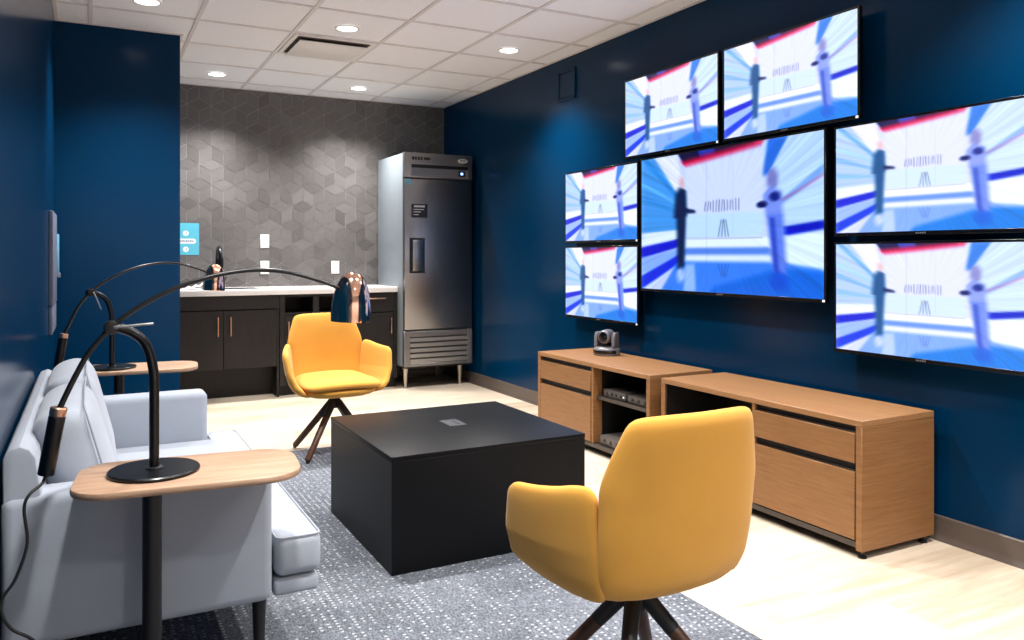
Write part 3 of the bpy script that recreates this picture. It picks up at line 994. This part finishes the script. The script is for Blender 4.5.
# outlets in the tile
def plate(name, x0, x1, z0, z1, label, kind):
    t = thing(name, label, 'outlet' if kind == 'outlet' else 'switch', ((x0 + x1) / 2, YB - 0.0025, (z0 + z1) / 2))
    t['group'] = 'white plates on the tiled wall'
    b = MB(); b.box(x0, x1, YB - 0.009, YB - 0.0026, z0, z1, 0.002, 2); b.build('plate', M['white_plastic'], t, True)
    xc, zc = (x0 + x1) / 2, (z0 + z1) / 2
    b = MB(); b.box(xc - 0.017, xc + 0.017, YB - 0.012, YB - 0.008, zc - 0.034, zc + 0.034, 0.001, 1); b.build('insert', M['white_metal'], t, True)
    b = MB()
    for dz in (-0.019, 0.019):
        for dx in (-0.007, 0.007): b.box(xc + dx - 0.0015, xc + dx + 0.0015, YB - 0.0128, YB - 0.0118, zc + dz - 0.005, zc + dz + 0.005)
        b.box(xc - 0.002, xc + 0.002, YB - 0.0128, YB - 0.0118, zc + dz - 0.013, zc + dz - 0.009)
    b.build('socket', M['slot'], t, True)
plate('wall_outlet', 1.376, 1.454, 1.268, 1.390, 'white plate on the tiled wall, upper of the stacked pair', 'outlet')
plate('wall_outlet', 1.376, 1.454, 1.030, 1.150, 'white plate on the tiled wall, lower of the stacked pair crossed by the lamp arm', 'outlet')
plate('wall_outlet', 2.028, 2.104, 1.027, 1.147, 'white plate on the tiled wall, alone nearest the fridge', 'outlet')

# teal notice on the tiled wall
t = thing('wall_notice', 'teal paper notice with white circles on the tiled wall beside the blue wall', 'poster', (0.72, YB - 0.003, 1.344))
b = MB(); b.box(0.585, 0.853, YB - 0.005, YB - 0.003, 1.204, 1.483); b.build('sheet', M['teal'], t, True)
def disc(x, z_, r):
    b = MB(); b.lathe([(0, -0.0056), (r, -0.0056), (r, -0.0049), (0, -0.0049)], (x, YB, z_), 24, 'Y')
    c = b.build('white_circle', M['label_white'], t, True)
    b = MB(); b.tube([(x - 0.008, YB - 0.006, z_ - 0.004), (x - 0.002, YB - 0.006, z_ - 0.010), (x + 0.010, YB - 0.006, z_ + 0.009)], 0.0018, 6)
    k = b.build('tick_mark', M['slot'], None)
    for vtx in k.data.vertices: vtx.co -= Vector(t.location)
    k.parent = c
for zz in (1.394, 1.254):
    disc(0.745, zz, 0.024); disc(0.665, zz, 0.024)
b = MB(); b.prism([(a, c) for a, c in rrect(0.60, 0.828, 1.303, 1.347, 0.02)], 'Y', YB - 0.0056, YB - 0.0049)
b.build('white_band', M['label_white'], t, True)
b = MB()
for k in range(7): b.box(0.70 + k * 0.016, 0.711 + k * 0.016, YB - 0.0062, YB - 0.0055, 1.319, 1.319 + 0.012 + 0.004 * (k % 2))
b.build('print_line', M['panel_grey'], t, True)

# ================================================================== FRIDGE
FX0, FX1, FY0, FY1 = 2.474, 3.140, 6.72, 7.45
t = thing('refrigerator', 'tall single-door stainless refrigerator in the back corner', 'refrigerator', ((FX0 + FX1) / 2, (FY0 + FY1) / 2, 0))
b = MB(); b.box(FX0, FX1, FY0 + 0.045, FY1, 0.204, 2.118, 0.004, 2); b.build('cabinet_body', M['steel_side'], t, True)
# top fascia
b = MB(); b.box(FX0, FX1, FY0 - 0.004, FY0 + 0.046, 1.898, 2.120, 0.004, 2); hd = b.build('top_fascia', M['steel_mid'], t, True)
b = MB(); b.box(FX0 + 0.066, FX1 - 0.046, FY0 - 0.010, FY0 - 0.003, 1.905, 1.985, 0.002, 1); 
b.build('control_panel', M['steel_mid'], t, True)
b = MB(); b.box(FX0 + 0.066, FX1 - 0.046, FY0 - 0.006, FY0 - 0.002, 1.986, 2.016); b.build('air_slot', M['black_gap'], t, True)
b = MB(); b.box(2.995, 3.062, FY0 - 0.0125, FY0 - 0.009, 1.922, 1.972, 0.001, 1); dp = b.build('display', M['label_dark'], t, True)
b = MB(); b.box(3.016, 3.040, FY0 - 0.0135, FY0 - 0.012, 1.938, 1.958); ld = b.build('display_light', M['led'], None)
for vtx in ld.data.vertices: vtx.co -= Vector(t.location)
ld.parent = dp
# oval badge and small lettering on the fascia
b = MB()
ov = [(3.04 + 0.047 * math.cos(a), 2.068 + 0.019 * math.sin(a)) for a in [2 * PI * k / 32 for k in range(32)]]
b.prism(ov, 'Y', FY0 - 0.009, FY0 - 0.003); bd = b.build('oval_badge', M['label_white'], t, True)
b = MB()
ov2 = [(3.04 + 0.034 * math.cos(a), 2.068 + 0.010 * math.sin(a)) for a in [2 * PI * k / 32 for k in range(32)]]
for k in range(5): b.box(3.012 + k * 0.0125, 3.020 + k * 0.0125, FY0 - 0.0098, FY0 - 0.0089, 2.062, 2.075)
x = b.build('badge_lettering', M['label_dark'], None)
for vtx in x.data.vertices: vtx.co -= Vector(t.location)
x.parent = bd
b = MB()
for k, (w_, h_) in enumerate(((.022, .03), (.018, .03), (.02, .03), (.018, .03))): b.box(2.545 + k * 0.027, 2.545 + k * 0.027 + w_, FY0 - 0.0055, FY0 - 0.0035, 2.055, 2.055 + h_, 0.004, 1)
b.box(2.658, 2.72, FY0 - 0.0055, FY0 - 0.0035, 2.06, 2.08, 0.003, 1)
b.build('fascia_lettering', M['slot'], t, True)
# door with gasket, recessed handle, stickers
b = MB(); b.box(FX0 + 0.006, FX1 - 0.006, FY0 + 0.030, FY0 + 0.046, 0.53, 1.896); b.build('door_gasket', M['fridge_black'], t, True)
b = MB(); b.box(FX0 + 0.003, FX1 - 0.003, FY0, FY0 + 0.034, 0.536, 1.886, 0.004, 2); dr = b.build('door', M['steel'], t, True)
def on_door(b, name, mat, par=None):
    o = b.build(name, mat, None)
    for vtx in o.data.vertices: vtx.co -= Vector(t.location)
    o.parent = par or dr
    return o
b = MB()
b.box(2.523, 2.545, FY0 - 0.004, FY0 + 0.002, 1.042, 1.357, 0.001, 1); b.box(2.545, 2.672, FY0 - 0.004, FY0 + 0.002, 1.340, 1.357, 0.001, 1); b.box(2.545, 2.672, FY0 - 0.004, FY0 + 0.002, 1.042, 1.058, 0.001, 1)
on_door(b, 'handle_recess', M['fridge_black'])
b = MB(); b.box(2.546, 2.662, FY0 - 0.022, FY0 - 0.001, 1.059, 1.339, 0.006, 2); on_door(b, 'handle', M['steel'])
b = MB(); b.box(2.541, 2.695, FY0 - 0.0016, FY0, 1.540, 1.660); on_door(b, 'notice_sticker', M['label_dark'])
b = MB()
for k in range(6): b.box(2.566 + k * 0.0175, 2.579 + k * 0.0175, FY0 - 0.0024, FY0 - 0.0014, 1.632, 1.648)
for j, zz in enumerate((1.612, 1.590, 1.565)):
    b.box(2.556, 2.562, FY0 - 0.0024, FY0 - 0.0014, zz - 0.003, zz + 0.003)
    b.box(2.568, (2.66, 2.63, 2.61)[j], FY0 - 0.0024, FY0 - 0.0014, zz - 0.003, zz + 0.003)
on_door(b, 'sticker_print', M['label_white'])
b = MB(); b.box(2.482, 2.535, FY0 - 0.0016, FY0, 1.832, 1.884); on_door(b, 'energy_sticker', M['label_blue'])
# louvred grille
b = MB()
b.box(FX0, FX0 + 0.058, FY0, FY0 + 0.046, 0.204, 0.520, 0.003, 1); b.box(FX1 - 0.048, FX1, FY0, FY0 + 0.046, 0.204, 0.520, 0.003, 1)
b.box(FX0 + 0.058, FX1 - 0.048, FY0, FY0 + 0.046, 0.470, 0.520, 0.003, 1); b.box(FX0 + 0.058, FX1 - 0.048, FY0, FY0 + 0.046, 0.204, 0.232, 0.003, 1)
b.build('grille_frame', M['steel_mid'], t, True)
b = MB(); b.box(FX0 + 0.05, FX1 - 0.04, FY0 + 0.040, FY0 + 0.047, 0.225, 0.48); b.build('grille_backing', M['black_gap'], t, True)
for k in range(5):
    zz = 0.236 + k * 0.0475
    b = MB(); b.prism([(FY0 + 0.002, zz), (FY0 + 0.006, zz - 0.001), (FY0 + 0.036, zz + 0.030), (FY0 + 0.034, zz + 0.038), (FY0 + 0.002, zz + 0.034)], 'X', FX0 + 0.058, FX1 - 0.048)
    b.build('louvre', M['steel_light'], t, True)
b = MB(); b.box(FX0 + 0.01, FX1 - 0.01, FY0 + 0.02, FY1 - 0.01, 0.188, 0.205); b.build('underframe', M['fridge_black'], t, True)
for lx in (FX0 + 0.055, FX1 - 0.075):
    for ly in (FY0 + 0.12, FY1 - 0.06):
        b = MB(); b.lathe([(0, 0), (0.013, 0), (0.013, 0.02), (0.024, 0.165), (0.030, 0.178), (0.030, 0.19), (0, 0.19)], (lx, ly, 0), 20); b.build('leg', M['leg_metal'], t, True)

# ================================================================== SOFA
SX0, SXA, SXC = -0.191, 0.455, 0.594     # back, arm front, seat front
SY0, SY1 = 2.285, 3.815
t = thing('sofa', 'pale grey two-seat sofa with loose back cushions against the left wall', 'sofa', (0.2, (SY0 + SY1) / 2, 0.006))
def soft_box(b, x0, x1, y0, y1, z0, z1, r, seg=4):
    b.box(x0, x1, y0, y1, z0, z1, r, seg)
for ya, yb in ((SY0, SY0 + 0.135), (SY1 - 0.135, SY1)):
    b = MB(); soft_box(b, SX0, SXA, ya, yb, 0.238, 0.612, 0.026); b.build('arm', M['sofa'], t, True)
# piping lines on the near arm and far arm
for ya in (SY0, SY1 - 0.135):
    b = MB()
    rr = rrect(SX0 + 0.014, SXA - 0.010, 0.24, 0.604, 0.03)
b = MB(); b.prism([(SX0, 0.238), (SX0 + 0.085, 0.238), (SX0 + 0.10, 0.5), (SX0 + 0.075, 0.705), (SX0 + 0.062, 0.727), (SX0 + 0.040, 0.738), (SX0 + 0.018, 0.730), (SX0 + 0.004, 0.705)], 'Y', SY0 + 0.012, SY1 - 0.012, 0.012)
b.build('back_frame', M['sofa'], t, True)
b = MB(); soft_box(b, SX0 + 0.08, SXC - 0.008, SY0 + 0.137, SY1 - 0.137, 0.242, 0.290, 0.010, 3)
soft_box(b, SXA + 0.004, SXC - 0.008, SY0 + 0.015, SY1 - 0.015, 0.242, 0.290, 0.010, 3)
b.build('seat_base', M['sofa'], t, True)
# T-shaped seat cushion
tc = [(SX0 + 0.1, SY0 + 0.14), (SXA + 0.006, SY0 + 0.14), (SXA + 0.006, SY0 + 0.004), (SXC, SY0 + 0.004), (SXC, SY1 - 0.004), (SXA + 0.006, SY1 - 0.004), (SXA + 0.006, SY1 - 0.14), (SX0 + 0.1, SY1 - 0.14)]
b = MB()
t2 = bmesh.new()
lo = [t2.verts.new((x, y, 0.294)) for x, y in tc]; hi = [t2.verts.new((x, y, 0.412)) for x, y in tc]
n = len(tc)
t2.faces.new(lo[::-1]); t2.faces.new(hi)
for k in range(n): t2.faces.new((lo[k], lo[(k + 1) % n], hi[(k + 1) % n], hi[k]))
bmesh.ops.recalc_face_normals(t2, faces=t2.faces)
bmesh.ops.bevel(t2, geom=list(t2.edges), offset=0.028, segments=4, profile=0.5, affect='EDGES')
b.merge(t2)
b.build('seat_cushion', M['sofa'], t, True)
b = MB()
loop = [(x, y, 0.4065) for x, y in rrect(SXA + 0.012, SXC - 0.005, SY0 + 0.009, SY1 - 0.009, 0.02)]
b.tube(loop + [loop[0]], 0.003, 8, False); b.build('seat_piping', M['sofa_seam'], t, True)
# loose back cushions, leaning on the frame
def back_cushion(yc, half, lean, top):
    hgt = 0.385
    out = smooth_loop([(-half, -hgt / 2), (-half * .5, -hgt / 2 - .004), (0, -hgt / 2 - .004), (half * .5, -hgt / 2 - .004), (half, -hgt / 2),
                       (half + .006, -hgt * .25), (half + .006, 0), (half + .004, hgt * .25), (half - .012, hgt / 2 - .004), (half * .5, hgt / 2 + .004), (0, hgt / 2 + .006), (-half * .5, hgt / 2 + .004), (-half + .012, hgt / 2 - .004),
                       (-half - .004, hgt * .25), (-half - .006, 0), (-half - .006, -hgt * .25)], 96)
    cz = 0.412 + hgt / 2 * math.cos(lean) - 0.002
    cx = -0.024
    def fm(a, c):
        return Vector((cx - math.sin(lean) * c, yc + a, cz + math.cos(lean) * c + top))
    b = MB(); b.pad(out, fm, 0.084, 16, 6.5)
    o = b.build('back_cushion', M['sofa'], t, True, sharp=80)
    b = MB()
    pts = [fm(a * .97, c * .97) + Vector((0.062, 0, 0.016)) for a, c in out]
    b.tube(pts + [pts[0]], 0.0028, 8, False)
    p = b.build('cushion_piping', M['sofa_seam'], None)
    for vtx in p.data.vertices: vtx.co -= Vector(t.location)
    p.parent = o
back_cushion(2.722, 0.288, math.radians(15), 0.0)
back_cushion(3.360, 0.300, math.radians(14), 0.004)
for lx in (SX0 + 0.06, SXA - 0.030):
    for ly in (SY0 + 0.05, SY1 - 0.05):
        b = MB(); b.lathe([(0, 0), (0.011, 0), (0.012, 0.01), (0.020, 0.234), (0, 0.234)], (lx, ly, 0.006), 20); b.build('leg', M['matte_black'], t, True)

# ================================================================== SIDE TABLES
TT = 0.66
def side_table(loc, rot, label):
    t = thing('side_table', label, 'side table', loc, rot, 'oval wooden side tables')
    out = rrect(-0.172, 0.353, -0.154, 0.154, (0.088, 0.10, 0.10, 0.088), 10)
    b = MB(); b.prism(out, 'Z', TT - 0.018, TT, 0.005); b.build('tabletop', M['oak_top_x'], t)
    b = MB(); b.tube([(0, 0, 0.010), (0, 0, TT - 0.022)], 0.0225, 28); b.build('post', M['matte_black'], t)
    b = MB(); b.lathe([(0, -0.024), (0.05, -0.024), (0.05, -0.0185), (0, -0.0185)], (0, 0, TT), 28); b.build('mounting_plate', M['matte_black'], t)
    b = MB(); b.prism(rrect(-0.16, 0.20, -0.105, 0.105, 0.05), 'Z', 0.0, 0.012, 0.003); b.build('foot_plate', M['matte_black'], t)
    return t
RT = math.radians(-6)
st1 = side_table((0.138, 2.176, 0.006), RT, 'wooden side table with black post in front of the near sofa arm')
st2 = dup(st1, (0.126, 4.275, 0.0061), RT, 'wooden side table beyond the far sofa arm, under the far arc lamp')

# ================================================================== ARC LAMPS  (plane of the arc = local XZ)
def arc_lamp(loc, label):
    t = thing('arc_lamp', label, 'lamp', loc, 0, 'black arc lamps with copper shades')
    b = MB(); b.lathe([(0, 0), (0.104, 0), (0.107, 0.003), (0.107, 0.007), (0.104, 0.010), (0.0, 0.010)], n=56); b.build('base_disc', M['lamp_black'], t)
    b = MB(); b.lathe([(0, 0.010), (0.021, 0.010), (0.021, 0.013), (0.016, 0.0145), (0, 0.0145)], n=28); b.build('collar', M['matte_black'], t)
    b = MB()
    b.tube(spline([(0, 0, 0.012), (0, 0, 0.12), (0, 0, 0.225), (-0.003, 0, 0.262), (-0.010, 0, 0.297), (-0.024, 0, 0.327), (-0.048, 0, 0.349), (-0.075, 0, 0.361), (-0.096, 0, 0.364)], 8), 0.0118, 18)
    b.build('stem', M['lamp_black'], t)
    b = MB(); b.lathe([(0, -0.020), (0.0145, -0.019), (0.017, -0.016), (0.017, 0.016), (0.0145, 0.019), (0, 0.020)], (-0.096, 0, 0.364), 24, 'Y'); hub = b.build('hub', M['lamp_black'], t)
    b = MB(); b.tube([(-0.09, -0.024, 0.366), (-0.085, -0.03, 0.367), (-0.004, -0.03, 0.372)], 0.0034, 10); lv = b.build('hub_lever', M['bolt'], None); lv.parent = hub
    arm = [(-0.207, 0.172), (-0.191, 0.210), (-0.170, 0.256), (-0.143, 0.307), (-0.096, 0.364), (-0.052, 0.400), (-0.008, 0.428), (0.049, 0.457), (0.108, 0.478), (0.181, 0.495), (0.256, 0.501), (0.333, 0.493), (0.414, 0.470), (0.470, 0.448)]
    b = MB(); b.tube(spline([(x, 0, z_) for x, z_ in arm], 5), [0.0072 - 0.0022 * (k / (5 * (len(arm) - 1))) for k in range(5 * (len(arm) - 1) + 1)], 12); b.build('arc_arm', M['lamp_black'], t)
    # counterweight along the lower end of the arm
    p0 = Vector((-0.207, 0, 0.176)); d = Vector((-0.150, 0, -0.985)).normalized() ; d = Vector((-0.026, 0, -0.150)).normalized()
    p1 = p0 + d * 0.156
    b = MB(); b.tube([p0 + d * 0.016, p0 + d * 0.018, p1 - d * 0.003, p1], [0.0165, 0.0185, 0.0185, 0.0165], 28); cw = b.build('counterweight', M['lamp_black'], t)
    b = MB(); b.tube([p0 - d * 0.004, p0 - d * 0.002, p0 + d * 0.015, p0 + d * 0.0165], [0.0165, 0.0186, 0.0186, 0.0175], 28); x = b.build('copper_collar', M['copper_satin'], None); x.parent = cw
    # shade
    sx, sz = 0.500, 0.355
    prof = [(0.0, 0.138), (0.012, 0.1365), (0.024, 0.130), (0.034, 0.118), (0.0425, 0.100), (0.0490, 0.075), (0.0535, 0.045), (0.0548, 0.020), (0.0535, 0.0), (0.0520, 0.0), (0.0532, 0.020), (0.0518, 0.045), (0.0472, 0.075), (0.0405, 0.100), (0.032, 0.116), (0.02, 0.128), (0, 0.133)]
    b = MB(); b.lathe(prof, (0, 0, 0), 48)
    tilt = Matrix.Translation((sx, 0, sz)) @ Matrix.Rotation(math.radians(3), 4, 'Y')
    bmesh.ops.transform(b.bm, matrix=tilt, verts=b.bm.verts); sh = b.build('lamp_shade', M['copper'], t, sharp=60)
    sh['label'] = 'polished copper dome shade'
    b = MB(); b.lathe([(0, 0.022), (0.012, 0.026), (0.021, 0.040), (0.021, 0.055), (0.013, 0.075), (0.011, 0.110), (0, 0.115)], (0, 0, 0), 24)
    bmesh.ops.transform(b.bm, matrix=tilt, verts=b.bm.verts); x = b.build('bulb', M['bulb'], None); x.parent = sh
    b = MB(); b.tube([(0.462, 0, 0.451), (0.476, 0, 0.449)], [0.008, 0.010], 14); b.build('shade_joint', M['lamp_black'], t)
    return t
LZ = TT + 0.006
lp1 = arc_lamp((0.143, 2.178, LZ), 'black arc lamp with copper shade on the near side table, arm crossing the photo')
lp2 = dup(lp1, (0.095, 4.255, LZ), math.radians(17), 'black arc lamp with copper shade on the far side table, shade before the faucet')
for ch in lp2.children_recursive:
    if ch.name.startswith('hub_lever'):
        piv = Vector((-0.09, -0.02, 0.366))
        ch.matrix_local = Matrix.Translation(piv) @ Matrix.Rotation(math.radians(72), 4, 'Y') @ Matrix.Translation(-piv)
# cord of the near lamp, hanging in front of the sofa arm
cp = [(-0.0895, 2.178, 0.692), (-0.098, 2.165, 0.672), (-0.122, 2.14, 0.656), (-0.132, 2.14, 0.623), (-0.126, 2.14, 0.545), (-0.148, 2.14, 0.470), (-0.174, 2.14, 0.428), (-0.176, 2.14, 0.395), (-0.156, 2.14, 0.355), (-0.116, 2.14, 0.322), (-0.07, 2.15, 0.25), (-0.04, 2.18, 0.13), (-0.05, 2.24, 0.05), (-0.06, 2.32, 0.012), (0.0, 2.5, 0.011)]
b = MB(); b.tube(spline(cp, 8), 0.0036, 10)
cd = b.build('power_cord', M['rubber'], None)
for vtx in cd.data.vertices: vtx.co -= Vector(lp1.location)
cd.parent = lp1

# ================================================================== YELLOW CHAIRS
def chair(loc, rot, label):
    t = thing('swivel_armchair', label, 'chair', loc, rot, 'mustard yellow swivel armchairs')
    # backrest, a rounded hexagon bent round the sitter
    zs = [0.357, 0.368, 0.392, 0.43, 0.52, 0.62, 0.72, 0.83]
    yc = [-0.090, -0.140, -0.180, -0.205, -0.222, -0.232, -0.243, -0.262]
    def fb(a, c):
        y = interp(c, zs, yc)
        y = 0.5 * y + 0.25 * (interp(c - 0.025, zs, yc) + interp(c + 0.025, zs, yc))      # soften the polyline
        return Vector((a, y + 0.95 * a * a, c))
    hw = [(0.11, 0.363), (0.172, 0.372), (0.206, 0.394), (0.226, 0.435), (0.234, 0.52), (0.236, 0.60), (0.238, 0.655), (0.226, 0.705), (0.204, 0.77), (0.188, 0.808), (0.164, 0.824), (0.10, 0.829)]
    loop = [(x, z_) for x, z_ in hw] + [(0, 0.830)] + [(-x, z_) for x, z_ in reversed(hw)] + [(0, 0.361)]
    b = MB(); b.pad(smooth_loop(loop, 110), fb, 0.026, 16, 7.0); b.build('backrest', M['yellow'], t, sharp=80)
    for s in (-1, 1):
        def fa(q, c, s=s):
            f = min(1.0, max(0.0, (q + 0.17) / 0.29))
            x0 = interp(c, (0.350, 0.364, 0.390, 0.43, 0.50, 0.655), (0.11, 0.165, 0.200, 0.214, 0.226, 0.238))
            x1 = interp(c, (0.350, 0.364, 0.390, 0.43, 0.50, 0.625), (0.11, 0.180, 0.238, 0.276, 0.306, 0.335))
            return Vector((s * (x0 + (x1 - x0) * f + 0.010 * math.sin(f * PI)), q, c))
        ol = [(-0.160, 0.405), (-0.168, 0.46), (-0.172, 0.56), (-0.170, 0.630), (-0.152, 0.655), (-0.115, 0.655), (-0.06, 0.642), (0.0, 0.633), (0.035, 0.630), (0.066, 0.626), (0.092, 0.608), (0.108, 0.572), (0.132, 0.51), (0.156, 0.45), (0.172, 0.415), (0.166, 0.392), (0.13, 0.373), (0.06, 0.359), (-0.03, 0.355), (-0.10, 0.362), (-0.145, 0.382)]
        b = MB(); b.pad(smooth_loop(ol, 96), fa, 0.022, 14, 7.0); b.build('armrest', M['yellow'], t, sharp=80)
    # under-shell and seat cushion
    def se(sx0, sx1, sy0, sy1, z_, n=64, e=3.0):
        cx, cy, rx, ry = (sx0 + sx1) / 2, (sy0 + sy1) / 2, (sx1 - sx0) / 2, (sy1 - sy0) / 2
        out = []
        for k in range(n):
            a = 2 * PI * k / n
            ca, sa = math.cos(a), math.sin(a)
            out.append((cx + rx * math.copysign(abs(ca) ** (2 / e), ca), cy + ry * math.copysign(abs(sa) ** (2 / e), sa), z_))
        return out
    rings = []
    for f, z_ in ((0.10, 0.348), (0.42, 0.349), (0.62, 0.352), (0.78, 0.358), (0.90, 0.367), (0.97, 0.379), (1.0, 0.392), (0.98, 0.402), (0.93, 0.405)):
        rings.append(se(-0.225 * f, 0.225 * f, 0.028 - 0.190 * f, 0.028 + 0.200 * f, z_ ))
    b = MB(); b.loft(rings); b.build('seat_shell', M['yellow'], t, sharp=60)
    out = smooth_loop([(-0.195, -0.17), (-0.1, -0.19), (0, -0.195), (0.1, -0.19), (0.195, -0.17), (0.222, -0.05), (0.232, 0.08), (0.226, 0.18), (0.19, 0.222), (0.1, 0.236), (0, 0.240), (-0.1, 0.236), (-0.19, 0.222), (-0.226, 0.18), (-0.232, 0.08), (-0.222, -0.05)], 96)
    b = MB(); b.pad(out, lambda a, c: Vector((a, c, 0.427 + 0.02 * max(0, -c) * 3 + 0.012 * (1 - (a / .23) ** 2) - 0.02 * max(0, c - .1) * 3)), 0.033, 14, 4.5); b.build('seat_cushion', M['yellow'], t, sharp=80)
    # swivel column, hub and four splayed wooden legs
    b = MB(); b.lathe([(0, 0.27), (0.030, 0.27), (0.032, 0.285), (0.030, 0.307), (0.024, 0.315), (0.024, 0.3485), (0, 0.3485)], n=28); b.build('swivel_column', M['matte_black'], t)
    for k in range(4):
        a = PI / 4 + k * PI / 2
        d = Vector((math.cos(a), math.sin(a), 0))
        top = d * 0.018 + Vector((0, 0, 0.312)); foot = d * 0.290 + Vector((0, 0, 0.012))
        ax = (foot - top).normalized()
        j = top + (foot - top) * 0.30
        b = MB(); b.tube([j, j + ax * 0.004, foot - ax * 0.010, foot], [0.0185, 0.0200, 0.0185, 0.013], 20)
        lg = b.build('leg', M['walnut'], t)
        b = MB(); b.tube([top, top + ax * 0.01, j], [0.020, 0.0225, 0.0205], 20); x = b.build('leg_bracket', M['matte_black'], None); x.parent = lg
        b = MB(); b.lathe([(0, 0), (0.010, 0), (0.011, 0.004), (0.009, 0.010), (0, 0.013)], (foot.x, foot.y, 0), 14); x = b.build('leg_glide', M['rubber'], None); x.parent = lg
    return t
ch1 = chair((1.277, 1.718, 0.006), 0.004, 'mustard yellow swivel armchair with its back to the viewer, in front')
ch2 = dup(ch1, (1.325, 4.812, 0.006), 3.195, 'mustard yellow swivel armchair facing the viewer, beyond the black table')
for o in ch2.children:
    if o.name.startswith('leg'): o.rotation_euler.z = -0.10        # the base stays square to the room when the seat swivels

# remove helper props
for o in bpy.data.objects:
    for k in ('_base', '_loc'):
        if k in o: del o[k]

# ================================================================== CAMERA, WORLD, VIEW
cam = bpy.data.cameras.new('camera')
cam.sensor_width = 36.0; cam.sensor_fit = 'HORIZONTAL'
cam.lens = 798.6 / 1024 * 36
cam.shift_y = -(320 - 254.535) / 1024
cam.clip_start = 0.02
co = bpy.data.objects.new('camera', cam); COL.objects.link(co)
co.location = (0, 0, CAM_H)
co.rotation_euler = (PI / 2, 0, -0.486819)
SC.camera = co
w = bpy.data.worlds.new('world'); SC.world = w
w.use_nodes = True
w.node_tree.nodes['Background'].inputs[0].default_value = (0.8, 0.85, 1, 1)
w.node_tree.nodes['Background'].inputs[1].default_value = 0.2
SC.view_settings.view_transform = 'Standard'
SC.view_settings.look = 'None'
SC.view_settings.gamma = 1.0
SC.view_settings.use_curve_mapping = False
SC.view_settings.exposure = 0.0
SC.cycles.use_denoising = True
SC.cycles.max_bounces = 10
SC.cycles.diffuse_bounces = 6
SC.cycles.glossy_bounces = 4
SC.cycles.sample_clamp_indirect = 6.0
SC.cycles.caustics_reflective = False
SC.cycles.caustics_refractive = False
